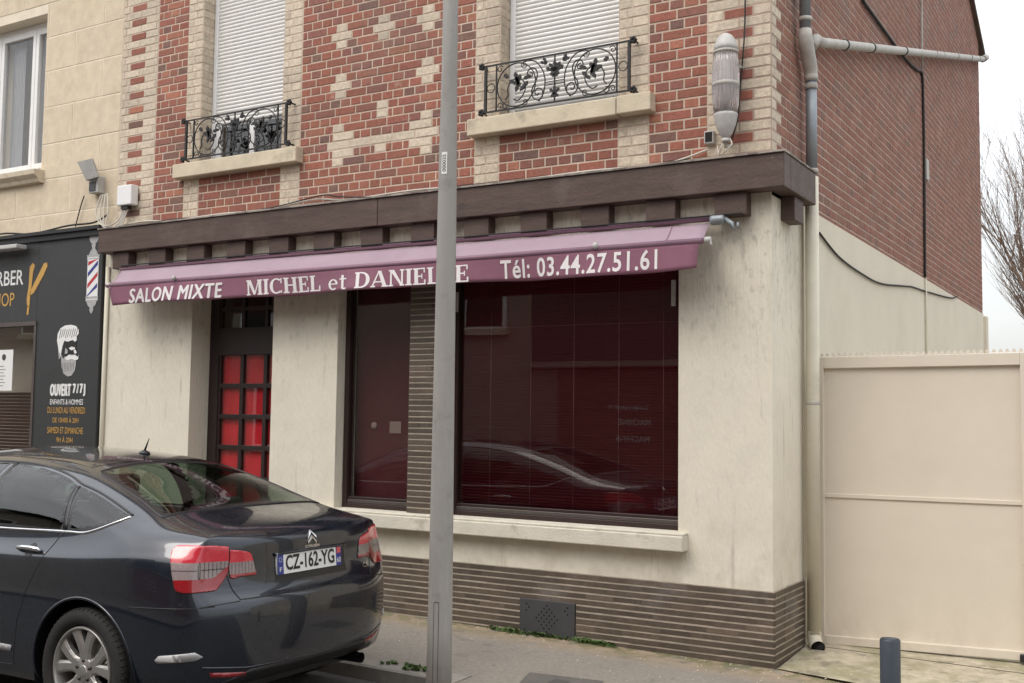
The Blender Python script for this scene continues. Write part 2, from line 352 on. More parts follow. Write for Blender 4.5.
for _ in range(150):
    x = random.uniform(-3.4, 1.3); y = -abs(random.gauss(0, .35)) - .03 if x < 0 else random.uniform(-.6, .6)
    if y < -1.2: continue
    z = (gz(x, y) if y < 0 and x < 0 else drz(max(x, 0), y)) + .004; r = random.uniform(.002, .007)
    k = b.pts([(x+r*math.cos(a)*random.uniform(.6, 1.3), y+r*math.sin(a)*random.uniform(.6, 1.3), z) for a in (0, 1.2, 2.4, 3.7, 5)]); c = b.pts([(x, y, z+r*.6)])
    for i in range(5): b.face((k+i, k+(i+1) % 5, c))
tag(b.build('gravel', m_['stone_joint']), kind='stuff', label='scattered pale gravel bits on the pavement')

# ------------------------------------------------------------------ brick walls
H = .0748
def redc():
    r = random.random()
    if r < .07: c = (.20, .110, .088)
    elif r < .22: c = (.245, .108, .082)
    elif r < .92: c = (.295, .112, .078)
    else: c = (.36, .15, .095)
    k = random.uniform(.88, 1.12); return tuple(min(1, q*k*random.uniform(.96, 1.04)) for q in c)
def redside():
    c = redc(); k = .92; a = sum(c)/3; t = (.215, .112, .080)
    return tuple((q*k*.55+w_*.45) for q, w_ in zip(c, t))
def creamc():
    k = random.uniform(.87, 1.08); return (.60*k, .515*k, .40*k)
def brick(b, u0, u1, z0, z1, col, P, out_, j=.0066, prot=.003, ju=None, t=.003):
    """P(u,d,z)->world, d outward"""
    ju = j if ju is None else ju
    u0 += ju; u1 -= ju; z0 += j; z1 -= j
    if u1-u0 < .012: return
    q = prot + random.uniform(-.0015, .0015) + out_
    k = b.pts([P(u0, -.004, z0), P(u1, -.004, z0), P(u1, -.004, z1), P(u0, -.004, z1), P(u0, q-t*.7, z0), P(u1, q-t*.7, z0), P(u1, q-t*.7, z1), P(u0, q-t*.7, z1),
               P(u0+t, q, z0+t), P(u1-t, q, z0+t), P(u1-t, q, z1-t), P(u0+t, q, z1-t)])
    for f in ((8, 9, 10, 11), (0, 1, 5, 4), (1, 2, 6, 5), (2, 3, 7, 6), (3, 0, 4, 7), (4, 5, 9, 8), (5, 6, 10, 9), (6, 7, 11, 10), (7, 4, 8, 11)):
        b.face([k+i for i in f]); b.col.append(col)
def row(b, z0, z1, u0, u1, ph, ln, colf, P, specials=(), prot=0):
    """fill u0..u1 with bricks of module ln, phase ph, minus special intervals (a,b,colour fn)"""
    segs = [(u0, u1)]
    for a, c, cf in specials:
        a2, c2 = max(a, u0), min(c, u1)
        if c2-a2 < .02: continue
        brick(b, a2, c2, z0, z1, cf(), P, prot)
        ns = []
        for s0, s1 in segs:
            if c2 <= s0 or a2 >= s1: ns.append((s0, s1)); continue
            if a2 > s0+.02: ns.append((s0, a2))
            if c2 < s1-.02: ns.append((c2, s1))
        segs = ns
    for s0, s1 in segs:
        js = [s0]; k = math.ceil((s0-ph)/ln); x = ph+k*ln
        while x < s1-.03:
            if x > js[-1]+.03: js.append(x)
            x += ln
        js.append(s1)
        for a, c in zip(js, js[1:]): brick(b, a, c, z0, z1, colf(), P, prot)
ZT = 7.15
house = thing('brick_building', 'red brick house with cream brick quoins, rendered cream ground floor and side gable', 'building', (0, 0, 0))
# front brick facade
HM = .1145
W1 = (-5.575, -4.53); W2 = (-2.21, -1.165); WZ0, WZ1 = 4.02, 6.05
fb = MB(); fb.col = []
PF = lambda u, d, z: (u, -d, z)
def facade():
    for n in range(-22, 29):
        z0 = 5.043 + n*H - H/2; z1 = z0 + H
        even = n % 2 == 0
        if z0 < 3.43 or z1 > ZT: continue
        ln = 2*HM if even else HM
        ph = -3.735 + (HM if (n % 4 == 0 and even) else 0) + (HM*.5 if even else 0)
        inwin = (z0 > WZ0-.1 and z1 < WZ1+.02)
        # cream quoin left & right
        sp = [(-6.60, -6.385, redc)] if not even else []
        row(fb, z0, z1, -6.72, -6.20, -6.46 if even else -6.2, .22, creamc, PF, sp)
        sp = [(-.345, -.128, redc)] if not even else []
        row(fb, z0, z1, -.465, 0.0, -.23 if even else -.345, .23, creamc, PF, sp)
        # jambs
        for a, c in ((W1[0]-.20, W1[0]), (W1[1], W1[1]+.225), (W2[0]-.23, W2[0]), (W2[1], W2[1]+.245)):
            row(fb, z0, z1, a, c, a+(.11 if even else .3), .23, creamc, PF)
        # lintel / under windows
        for a, c in (W1, W2):
            if inwin: continue
            cf = (lambda: tuple(q*.92 for q in redc())) if z1 < WZ0 else creamc
            if z0 > WZ1+.02 and z0 < WZ1+.30: row(fb, z0, z1, a, c, a, .11, creamc, PF)
            else: row(fb, z0, z1, a, c, ph, ln, redc if z0 > WZ1 else cf, PF)
        # red fields with cream figures
        for a, c in ((-6.20, W1[0]-.20), (W1[1]+.225, W2[0]-.23), (W2[1]+.245, -.465)):
            sp = []
            if a > -5 and c < -2:
                for cx in (-3.85, -3.385, -2.92):
                    big = cx != -3.385
                    for top in ((0, -6) if big else (0,)):
                        if n in (top, top-2): sp.append((cx-HM/2, cx+HM/2, creamc))
                        if n == top-1: sp.append((cx-HM, cx+HM, creamc))
                for top in (10, 16, 22):
                    for cx in (-3.85, -3.385, -2.92):
                        if n in (top, top-2): sp.append((cx-HM/2, cx+HM/2, creamc))
                        if n == top-1: sp.append((cx-HM, cx+HM, creamc))
                if n in (-10, -11): sp.append((-3.385-HM/2, -3.385+HM/2, creamc))
                yl = creamc
                if n in (-12, -16): sp += [(-3.925, -3.81, yl), (-2.98, -2.865, yl)]
                if n in (-13, -15): sp += [(-3.925, -3.695, yl), (-3.095, -2.865, yl)]
                if n == -15: sp.append((-3.457, -3.342, yl))
                if n == -14: sp += [(x0, x0+.2375, yl) for x0 in [-3.985+.2375*i for i in range(5)]]
            row(fb, z0, z1, a, c, ph, ln, redc, PF, sp)
facade()
fb.build('brick_facade', m_['brick'], house)
# mortar backing of facade with window openings
mb = MB()
for a, c, z0, z1 in ((-6.72, W1[0], 3.2, ZT), (W1[1], W2[0], 3.2, ZT), (W2[1], -.001, 3.2, ZT)):
    mb.box((a, .001, z0), (c, .34, z1))
for a, c in (W1, W2):
    mb.box((a, .001, 3.2), (c, .34, WZ0)); mb.box((a, .001, WZ1), (c, .34, ZT))
mb.build('mortar_wall', m_['mortar'], house)
# reveals in cream brick
for a, c in (W1, W2):
    for ux, sgn in ((a, 1), (c, -1)):
        rv = MB(); rv.col = []
        for n in range(-14, 14):
            z0 = 5.043+n*H-H/2
            if z0 < WZ0 or z0+H > WZ1+.02: continue
            Pr = lambda u, d, z, ux=ux, sgn=sgn: (ux+sgn*d, u, z)
            row(rv, z0, z0+H, -.004, .30, .08 if n % 2 else .2, .23, creamc, Pr)
        rv.build('window_reveal', m_['brick'], house)

# side gable
sb = MB(); sb.col = []
PS = lambda u, d, z: (d, u, z)
DEP = 10.0
def ztop(y): return 7.2 + .45*min(y+.15, DEP+.25-y)
n = -24
while True:
    z0 = 5.043 + n*H - H/2; z1 = z0 + H; n += 1
    if z0 < 3.20: continue
    if z0 > 9.6: break
    even = (n-1) % 2 == 0
    y0, y1 = 0.0, DEP
    if z0 > 7.2:
        q = (z0-7.2)/.45; y0 = q-.15; y1 = DEP+.25-q
        if y1-y0 < .3: break
    qn = .11 if even else .22
    if z0 < 3.44 : y0 = max(y0, .60)
    sp = [(0, qn, creamc)] if y0 <= 0 else []
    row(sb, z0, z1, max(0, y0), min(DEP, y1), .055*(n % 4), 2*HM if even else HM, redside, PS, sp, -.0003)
sb.build('brick_gable', m_['brick'], house)
mb = MB()
prof = [(-.0, 3.2), (DEP, 3.2), (DEP, ztop(DEP)), (DEP/2+.05, ztop(DEP/2+.05)), (0, ztop(0))]
a = mb.pts([(0, y, z) for y, z in prof]); c = mb.pts([(-.3, y, z) for y, z in prof])
mb.face([a+i for i in range(5)]); mb.face([c+i for i in range(5)][::-1])
for i in range(5): mb.face((a+i, c+i, c+(i+1) % 5, a+(i+1) % 5))
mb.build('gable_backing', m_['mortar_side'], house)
# rear and core walls
b = MB(); b.box((-6.72, DEP-.3, 0), (-.3, DEP, 7.2)); b.box((-6.72, .4, 0), (-6.5, DEP-.3, 7.2))
b.build('rear_wall', m_['mortar_side'], house)
# roof
b = MB(); ym = DEP/2+.05
for y0, y1 in ((-.30, ym), (DEP+.35, ym)):
    z0, z1 = ztop(0)-.11, ztop(ym)+.04
    b.quad([(-6.75, y0, z0), (.06, y0, z0), (.06, y1, z1), (-6.75, y1, z1)]); b.quad([(-6.75, y0, z0+.07), (.06, y0, z0+.07), (.06, y1, z1+.07), (-6.75, y1, z1+.07)])
    b.quad([(.06, y0, z0), (.06, y1, z1), (.06, y1, z1+.07), (.06, y0, z0+.07)]); b.quad([(-6.75, y0, z0), (.06, y0, z0), (.06, y0, z0+.07), (-6.75, y0, z0+.07)])
roof = b.build('roof', m_['roof'], house)
b = MB(); b.tube([(-6.75, -.36, ztop(0)-.1), (.08, -.36, ztop(0)-.1)], .06, 10); b.build('gutter', m_['zinc'], house)
# ---- rendered ground floor (front)
zo = 2.96                      # head of openings
DX0, DX1 = -5.60, -4.565; SX0, SX1, SX2, SX3 = -3.815, -3.045, -2.69, -.68
ZP = .508
b = MB()
b.box((-6.86, -.002, 0), (DX0, .26, 3.32)); b.box((DX1, -.002, 0), (SX0, .26, 3.32)); b.box((SX3, -.002, ZP-.02), (0, .30, 3.32))
b.box((DX0, -.002, zo), (DX1, .26, 3.32)); b.box((SX0, -.002, zo), (SX3, .26, 3.32))
b.box((SX0, -.002, ZP-.02), (SX3, .26, .86))
b.box((-.30, .0, 0), (-.0, .30, ZP)); b.box((SX0, .0, 0), (-.3, .26, ZP-.02))
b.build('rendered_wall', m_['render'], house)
b = MB(); b.box((-.25, .30, ZP-.02), (.0, .72, 3.42)); b.build('rendered_return', m_['render'], house)
b = MB(); b.box((-.28, .72, 0), (.012, DEP-.001, 3.245)); b.box((-.3, DEP-.001, 0), (.05, DEP+.2, 3.21)); b.build('rendered_side_wall', m_['render_side'], house)
# plinth of long dark bricks
PH = ZP/11
pb = MB(); pb.col = []
def darkc():
    k = random.uniform(.74, 1.18); r = random.random()
    return (.092*k, .069*k, .050*k) if r < .85 else (.115*k, .084*k, .062*k)
VX0, VX1, VZ0, VZ1 = -1.955, -1.478, .02, .285
for i in range(-2, 11):
    z0 = i*PH; z1 = z0+PH
    for a, c in ((-4.55, VX0 if z1 > VZ0 and z0 < VZ1-.01 else 0.02), (VX1, .02)):
        if a == VX1 and not (z1 > VZ0 and z0 < VZ1-.01): continue
        # joints tight vertically, so keep vertical gap small
        ph = a + random.uniform(0, .22); x = a
        while x < c-.005:
            n_ = min(c, ph if ph > x+.04 else x+.225)
            if c-n_ < .05: n_ = c
            k = random.uniform(-.001, .001)
            brick(pb, x, n_, z0, z1, darkc(), lambda u, d, z: (u, -d-.012, z), k, j=.0062, ju=-.0004, t=.0008)
            x = n_; ph = x+.225
    x = -.018
    while x < .69:
        n_ = min(.69, x+.225); brick(pb, x, n_, z0, z1, darkc(), lambda u, d, z: (.012+d, u, z), 0, j=.0062, ju=-.0004, t=.0008); x = n_
pb.build('dark_brick_plinth', m_['plinth'], house); pb = MB(); pb.col = []
for i in range(0, 46):
    z0 = .86+i*PH
    if z0+PH > zo: break
    j0 = SX1; mid = SX1+random.choice([.11, .22, .3, .35])
    for a, c in ((SX1, mid), (mid, SX2)): brick(pb, a, c, z0, z0+PH, darkc(), lambda u, d, z: (u, -d-.002, z), 0, j=.0062, ju=-.0004, t=.0008)
pb.build('dark_brick_pier', m_['plinth'], house)
b = MB(); b.box((-4.55, -.012, -.15), (VX0, .0, ZP)); b.box((VX1, -.012, -.15), (.012, 0, ZP)); b.box((VX0, -.012, VZ1), (VX1, 0, ZP)); b.box((VX0, -.012, -.15), (VX1, 0, VZ0))
b.box((0, 0, -.15), (.012, .69, ZP)); b.box((SX1, -.001, .86), (SX2, .28, zo)); b.build('plinth_joints', m_['plinth_mortar'], house)
# vent plate
b = MB(); b.box((VX0+.004, -.026, VZ0), (VX1-.004, -.0, VZ1))
vent = b.build('vent_plate', m_['vent'], house, .003)
b = MB()
cx, cz = (VX0+VX1)/2, (VZ0+VZ1)/2
hl = []
for i in range(-9, 10):
    for j in range(-4, 5):
        if (i+j) % 2: continue
        x_, z_ = i*.022, j*.024
        if abs(i) + abs(j)*1.0 <= 5 or (abs(i) in (8,) and j in (4, 2)) or (abs(i) == 7 and j == 3): hl.append((x_, z_))
for x_, z_ in hl:
    k = b.pts([(cx+x_+.0075*math.cos(a), -.0275, cz+z_+.0075*math.sin(a)) for a in [i*math.pi/4 for i in range(8)]]); b.face(range(k, k+8))
b.build_each('vent_hole', m_['hole'], vent)
# shop sill
b = MB(); b.prism([(-4.0, .735), (-.605, .735), (-.605, .842), (-4.0, .842)], -.115, .0, 0)
b.box((-4.0, -.095, .842), (-.605, .04, .862)); b.build('shop_sill', m_['sill2'], house, .008)
# fascia beam + brackets
b = MB()
b.box((-6.80, -.15, 3.222), (-3.30, .0, 3.455)); b.box((-3.295, -.15, 3.22), (.133, .0, 3.452)); b.box((.0, .0, 3.22), (.133, .615, 3.452))
fas = b.build('fascia_beam', m_['beam'], house, .006)
b = MB(); b.box((-6.80, -.165, 3.455), (.14, .02, 3.468)); b.box((.0, .02, 3.455), (.14, .615, 3.468)); b.build('beam_flashing', m_['flash'], fas)
for i in range(13):
    x1 = -.145 - i*.5215
    if x1 < -6.75: break
    box('bracket', (x1-.23, -.105, 3.06), (x1, -.0, 3.2195), m_['beam'], house, .006)
box('bracket', (.0, .20, 3.05), (.10, .42, 3.2195), m_['beam'], house, .006)
# upper windows
def upper_window(x0, x1, gapz):
    w_ = thing('shuttered_window', None, None); w_.parent = house
    for k in ('label', 'category'):
        if k in w_: del w_[k]
    y = .135
    b = MB(); b.box((x0+.006, y, WZ0+.005), (x0+.055, y+.06, WZ1)); b.box((x1-.055, y, WZ0+.005), (x1-.006, y+.06, WZ1)); b.box((x0+.055, y, WZ0+.005), (x1-.055, y+.06, WZ0+.05))
    b.build('frame', m_['white'], w_, .004)
    b = MB(); z = gapz
    while z < WZ1-.02:
        for k in range(1):
            P = [(x0+.056, y+.020, z), (x0+.056, y+.014, z+.006), (x0+.056, y+.012, z+.017), (x0+.056, y+.012, z+.027), (x0+.056, y+.020, z+.0335)]
            Q = [(x1-.056, p[1], p[2]) for p in P]; a = b.pts(P+Q)
            for i in range(4): b.face((a+i, a+5+i, a+6+i, a+i+1), 0, True)
            b.quad([(x0+.056, y+.0225, z+.0335), (x1-.056, y+.0225, z+.0335), (x1-.056, y+.0225, z+.036), (x0+.056, y+.0225, z+.036)], 1)
        z += .036
    b.build('roller_shutter', [m_['shutter'], m_['shutgap']], w_)
    if gapz > WZ0+.1:
        b = MB(); b.box((x0+.056, y+.03, WZ0+.05), ((x0+x1)/2-.03, y+.035, gapz+.05)); b.box(((x0+x1)/2+.03, y+.03, WZ0+.05), (x1-.056, y+.035, gapz+.05)); b.build('pane', m_['glass'], w_)
        b = MB(); b.box((x0+.056, y+.04, gapz-.02), (x1-.056, y+.05, gapz+.06)); b.box(((x0+x1)/2-.03, y+.02, WZ0+.05), ((x0+x1)/2+.03, y+.045, gapz)); b.box((x0+.056, y+.02, WZ0+.05), (x0+.12, y+.045, gapz)); b.box((x1-.12, y+.02, WZ0+.05), (x1-.056, y+.045, gapz)); b.build('sash', m_['white'], w_)
        b = MB(); b.box((x0+.0, y+.3, WZ0-.1), (x1, y+.31, gapz+.5)); b.build('dark_room', m_['dark'], w_)
    b = MB(); b.box((x0+.003, .08, WZ1-.12), (x1-.003, .3, WZ1)); b.build('shutter_box', m_['white'], w_)
    return w_
upper_window(*W1, 4.42)
upper_window(*W2, WZ0+.05)
for x0, x1, jt in ((-5.83, -4.265, None), (-2.455, -.865, -1.14)):
    b = MB()
    if jt: b.box((x0, -.10, 3.885), (jt-.003, .17, 4.02)); b.box((jt+.003, -.10, 3.889), (x1, .17, 4.024))
    else: b.box((x0, -.10, 3.885), (x1, .17, 4.02))
    b.build('window_sill', m_['sill'], house, .008)
# shop door
door = MB(); yd = .232
door.box((DX0, yd, .0), (DX0+.12, yd+.06, zo)); door.box((DX1-.02, yd, 0), (DX1, yd+.06, zo)); door.box((DX0+.12, yd+.0, 2.20), (DX1-.02, yd+.06, 2.46)); door.box((DX0+.12, yd, .0), (DX1-.02, yd+.06, .46))
dx0, dx1 = DX0+.12, DX1-.02
cols = 3; pw = (dx1-dx0)/cols
nr = 6; rz0, rz1 = .46, 2.20; ph_ = (rz1-rz0)/nr
for i in range(cols+1): door.box((dx0+pw*i-.022, yd+.012, rz0), (dx0+pw*i+.022, yd+.05, rz1))
for j in range(1, nr): door.box((dx0, yd+.014, rz0+ph_*j-.022), (dx1, yd+.048, rz0+ph_*j+.022))
for i in range(cols+1): door.box((dx0+pw*i-.02, yd+.012, 2.46), (dx0+pw*i+.02, yd+.05, zo))
door.box((dx0, yd+.015, 2.62), (dx1, yd+.045, 2.66))
dr = door.build('shop_door', m_['brownpanel'], house, .004)
box('pane', (dx0, yd+.028, rz0), (dx1, yd+.034, zo), m_['glass'], dr, 0)
b = MB(); k = 90; P = []
for i in range(k+1):
    x = dx0-.02 + (dx1-dx0+.04)*i/k; y = yd+.060 + .003*math.sin(i*.5); P += [(x, y, .4), (x, y, 2.25)]
a = b.pts(P)
for i in range(k): b.face((a+2*i, a+2*i+2, a+2*i+3, a+2*i+1), 0, True)
b.build('red_curtain', m_['redcurt'], dr)
b = MB(); b.tube([(DX1-.10, yd-.035, 1.02), (DX1-.22, yd-.035, 1.02)], .009); b.tube([(DX1-.11, yd-.035, 1.02), (DX1-.11, yd, 1.02)], .009); b.build('handle', m_['cast'], dr)
b = MB(); b.box((DX0, -.02, -.05), (DX1, .6, .10)); b.build('door_step', m_['sill'], house, .01)
# shop windows
def shop_window(x0, x1, name, slats=True):
    w_ = bpy.data.objects.new(name, None); COL.objects.link(w_); w_.parent = house
    y = .10
    b = MB(); b.box((x0+.003, y, .862), (x0+.05, y+.09, zo)); b.box((x1-.04, y, .862), (x1-.003, y+.09, zo)); b.box((x0+.05, y, .862), (x1-.04, y+.09, .90)); b.box((x0+.05, y, zo-.06), (x1-.04, y+.09, zo))
    b.box((x0+.05, y+.02, .932), (x1-.04, y+.07, .955)); b.build('frame', m_['frame'], w_, .004)
    if x0 == SX2: box('side_lining', (x0-.002, .004, .862), (x0+.010, .10, zo), m_['frame'], w_, 0)
    box('sill_strip', (x0+.05, y+.012, .901), (x1-.04, y+.07, .931), m_['frame_strip'], w_, .003)
    box('pane', (x0+.05, y+.03, .955), (x1-.04, y+.036, zo-.06), m_['glass_shop'], w_, 0)
    return w_
sw1 = shop_window(SX0, SX1, 'narrow_shop_window'); sw2 = shop_window(SX2, SX3, 'large_shop_window')
# white clips at the top corners of the big window
b = MB(); b.box((SX2+.02, .085, 2.50), (SX2+.052, .10, 2.66)); b.box((SX3-.095, .085, 2.47), (SX3-.06, .10, 2.66)); b.build_each('clip', m_['cast'], sw2, .002)
# blinds and room
b = MB(); z = .965
while z < 2.88:
    b.quad([(SX2+.06, .175, z), (SX3-.05, .175, z), (SX3-.05, .156, z+.0195), (SX2+.06, .156, z+.0195)]); z += .0235
b.box((SX2+.055, .146, 2.36), (SX3-.045, .150, 2.366), 0)
bl = b.build('maroon_blind', m_['maroon']); bl.parent = sw2
b = MB()
for x in (-2.35, -1.98, -1.60, -1.22, -.86): b.tube([(x, .152, .96), (x, .152, 2.88)], .0018, 4)
b.build('blind_cord', m_['cord'], bl)
b = MB(); b.box((SX0+.03, .24, .80), (SX1-.02, .26, zo)); b.build('maroon_curtain', m_['maroon_dk'], sw1)
b = MB(); b.lathe([(.0, 0), (.032, 0), (.032, .004), (0, .004)], (SX0+.23, .232, 1.56), 'y', 20); b.box((SX0+.40, .232, 1.50), (SX0+.52, .236, 1.60)); b.build_each('sticker', m_['opp4'], sw1)
box('room_back', (-5.7, 1.6, 0), (-.3, 1.65, 3.2), m_['maroon'], house, 0)
box('room_ceiling', (-5.7, .3, 3.15), (-.3, 1.6, 3.2), m_['dark'], house, 0)

# ------------------------------------------------------------------ text helpers
def text_tris(body, bold=0., spacing=1.0):
    cu = bpy.data.curves.new('t', 'FONT'); cu.body = body; cu.size = 1; cu.offset = bold; cu.space_character = spacing; cu.resolution_u = 3
    o = bpy.data.objects.new('t', cu); COL.objects.link(o)
    dg = bpy.context.evaluated_depsgraph_get(); me = bpy.data.meshes.new_from_object(o.evaluated_get(dg))
    V = [(v.co.x, v.co.y) for v in me.vertices]; F = [tuple(p.vertices) for p in me.polygons]
    bpy.data.objects.remove(o); bpy.data.curves.remove(cu); bpy.data.meshes.remove(me)
    return V, F
def fit(V, F, b, P, x0, x1, z0, z1, shear=0, mi=0, bbox=None):
    V = [(x+shear*y, y) for x, y in V]
    if bbox: a0, a1, c0, c1 = bbox
    else: a0, a1 = min(v[0] for v in V), max(v[0] for v in V); c0, c1 = min(v[1] for v in V), max(v[1] for v in V)
    k = b.pts([P(x0+(x-a0)/(a1-a0)*(x1-x0), z0+(y-c0)/(c1-c0)*(z1-z0)) for x, y in V])
    for f in F: b.face([k+i for i in f], mi)
def text(b, body, P, x0, x1, z0, z1, bold=0., shear=0, mi=0, spacing=1.0, dup=0.):
    V, F = text_tris(body, bold, spacing)
    if not dup: fit(V, F, b, P, x0, x1, z0, z1, shear, mi); return
    for i, (dx, dz) in enumerate(((-1, 0), (0, 0), (1, 0), (0, .5), (0, -.5))):
        k = len(b.v); fit(V, F, b, P, x0+dup+dx*dup, x1-dup+dx*dup, z0+dup*.5+dz*dup, z1-dup*.5+dz*dup, shear, mi)
        for j in range(k, len(b.v)): v = b.v[j]; b.v[j] = (v[0], v[1]-.0004*i, v[2])
def arcpoly(cx, cy, rx, ry, a0, a1, t0, t1, n=14):
    """thick arc; stroke thickness t0 at horizontal extreme, t1 at vertical"""
    o, i = [], []
    for k in range(n+1):
        a = R(a0+(a1-a0)*k/n); th = t1+(t0-t1)*abs(math.cos(a))
        o.append((cx+rx*math.cos(a), cy+ry*math.sin(a))); i.append((cx+(rx-th)*math.cos(a), cy+(ry-min(th, t1+.02))*math.sin(a)))
    Q = []
    for k in range(n): Q.append([o[k], o[k+1], i[k+1], i[k]])
    return Q
def glyph(ch):
    r = lambda x0, y0, x1, y1: [(x0, y0), (x1, y0), (x1, y1), (x0, y1)]
    s = .085; st = .2
    def stem(x, w=st, e=.075, top=True): return [r(x, 0, x+w, 1), r(x-e, 0, x+w+e, s)] + ([r(x-e, 1-s, x+w+e, 1)] if top else [])
    if ch == 'M': return stem(.1, .11)+stem(.82, st)+[[(.1, 1), (.33, 1), (.62, .12), (.5, .0)], [(.5, 0), (.6, .05), (.9, 1), (.82, 1)]], 1.14
    if ch == 'I': return stem(.09), .40
    if ch == 'H': return stem(.09)+stem(.60)+[r(.25, .46, .65, .55)], .91
    if ch == 'E': return stem(.09)+[r(.2, 0, .68, s), r(.2, 1-s, .66, 1), r(.6, 0, .68, .3), r(.59, .72, .66, 1), r(.25, .46, .52, .55), r(.46, .36, .52, .65)], .76
    if ch == 'L': return stem(.09)+[r(.2, 0, .68, s), r(.6, 0, .68, .34)], .75
    if ch == 'N': return stem(.1, .1)+stem(.72, .1)+[[(.08, 1), (.32, 1), (.82, .0), (.70, .0)]], .94
    if ch == 'A': return [[(.02+.0, 0), (.12, 0), (.46, .98), (.40, 1)], [(.36, 1), (.56, 1), (.88, 0), (.66, 0)], r(.2, .28, .68, .36), r(-.02, 0, .24, s), r(.58, 0, .96, s)], .96
    if ch == 'D': return stem(.09)+arcpoly(.4, .5, .48, .5, -90, 90, .21, .085)+[r(.2, 0, .42, s), r(.2, 1-s, .42, 1)], .95
    if ch == 'C': return arcpoly(.47, .5, .43, .51, 50, 310, .21, .085)+[r(.72, .66, .80, 1.0), r(.72, .04, .8, .2)], .88
    if ch == 'e': return arcpoly(.34, .34, .30, .35, 0, 310, .15, .075)+[r(.1, .34, .62, .41)], .70
    if ch == 't': return [r(.16, .05, .32, .9), r(.04, .62, .48, .70)]+arcpoly(.34, .14, .18, .15, 180, 330, .14, .08), .52
    return [], .42
def serif_words(body, P, x0, x1, z0, z1, mt, parent):
    tot = sum(glyph(c)[1] for c in body); x = 0
    for wd in body.split(' '):
        wl = sum(glyph(c)[1] for c in wd); sc = (x1-x0)/tot; b = MB()
        serif(b, wd, P, x0+x*sc+.003, x0+(x+wl)*sc-.012, z0, z1, bb=.0); b.build('lettering', mt, parent); x += wl+glyph(' ')[1]
def serif(b, body, P, x0, x1, z0, z1, mi=0, bb=0):
    V, F = [], []; x = 0
    for ch in body:
        polys, adv = glyph(ch)
        for j, p in enumerate(polys):
            k = len(V); V += [(x+a, c) for a, c in p]; F.append(tuple(range(k, k+len(p))))
        x += adv
    a0 = min(v[0] for v in V); a1 = max(v[0] for v in V)
    fit(V, F, b, P, x0, x1, z0, z1, 0, mi, (a0, a1, 0, 1))

# ------------------------------------------------------------------ awning
aw = thing('awning', 'mauve fabric awning with white lettering stretched above the shop windows', 'awning', (0, 0, 3.05))
def wv(x): return .006*math.sin(x*3.1) + .004*math.sin(x*7.7+1)
AX0, AX1 = -6.50, -.415; BX0, BX1 = -6.36, -.375; AY, BY = -.10, -.335
TZ, BZ = 3.035-3.05, 2.872-3.05
b = MB(); nx = 80; ny = 6
for j in range(ny+1):
    t = j/ny
    for i in range(nx+1):
        s = i/nx; xx = AX0+(AX1-AX0)*s; x2 = BX0+(BX1-BX0)*s
        x = xx*(1-t)+x2*t
        b.pts([(x, AY+(BY-AY)*t, TZ-.016*s+(BZ-TZ)*t - .012*math.sin(math.pi*t)*(.7+.3*math.sin(x*2.3)))])
for j in range(ny):
    for i in range(nx): b.face((j*(nx+1)+i, j*(nx+1)+i+1, (j+1)*(nx+1)+i+1, (j+1)*(nx+1)+i), 0, True)
o = b.build('awning_canopy', m_['fabric_top'], aw); md = o.modifiers.new('s', 'SOLIDIFY'); md.thickness = .002
b = MB()
for q in range(1):
    t_ = .955; xa = AX0+(AX1-AX0)*t_; xb = BX0+(BX1-BX0)*t_; b.tube([(xa, AY, TZ-.016*t_+.001), ((xa+xb)/2, (AY+BY)/2, (TZ+BZ)/2-.008*t_-.006), (xb, BY, BZ+.001)], .0022, 5)
b.build_each('canopy_seam', m_['fabric'], aw)
b = MB(); b.tube([(BX0-.05, BY, BZ-.014), (BX1+.005, BY, BZ-.014)], .022, 12); b.build('front_bar', m_['bar'], aw)
VT, VB = 2.853-3.05, 2.662-3.05
def vy(x, z):       # valance surface Y
    t = (VT-z)/(VT-VB); return BY-.012 + t*(.016*math.sin(x*2.7+.5)+.010*math.sin(x*6.1)+.005*math.sin(x*13.7)) + .010*t
b = MB(); nz_ = 6
for j in range(nz_+1):
    t = j/nz_
    for i in range(nx+1):
        s = i/nx; x = BX0-.02*(1-t) + (BX1-BX0)*s + (.03*t if s == 0 else 0) - (.035*t*s)
        zb = VB + .007*math.sin(x*1.9) + .004*math.sin(x*5.3+1) + (.022*((s-.90)/.10)**2 if s > .90 else 0)
        z = VT+(zb-VT)*t
        b.pts([(x, vy(x, z), z)])
for j in range(nz_):
    for i in range(nx): b.face((j*(nx+1)+i, j*(nx+1)+i+1, (j+1)*(nx+1)+i+1, (j+1)*(nx+1)+i), 0, True)
val = b.build('valance', m_['fabric'], aw); md = val.modifiers.new('s', 'SOLIDIFY'); md.thickness = .002
Pv = lambda x, z: (x, vy(x, z)-.0035, z)
b = MB(); z0, z1 = 2.678-3.05, 2.805-3.05
text(b, 'SALON MIXTE', Pv, -6.09, -4.86, z0-.005, z1+.004, 0, .2, 0, 1.10, dup=.007)
b.build('lettering', m_['letter'], val)
serif_words('MICHEL et DANIELLE', Pv, -4.575, -2.245, z0, z1+.004, m_['letter'], val)
b = MB(); text(b, 'Tél: 03.44.27.51.61', Pv, -1.972, -.695, z0+.003, z1+.020, .018, .03, 0, 1.08); b.build('lettering', m_['letter'], val)
b = MB(); b.tube([(-6.53, -.085, .005), (-.405, -.085, .002)], .020, 12); b.build('roller', m_['bar'], aw)
b = MB(); b.tube([(-6.5, -.115, .032), (-.17, -.115, .016)], .006, 6); b.build('top_bar', m_['black'], aw)
b = MB(); b.lathe([(0, 0), (.034, 0), (.036, .02), (.036, .085), (.030, .10), (0, .10)], (-.40, -.10, -.012), 'x', 18)
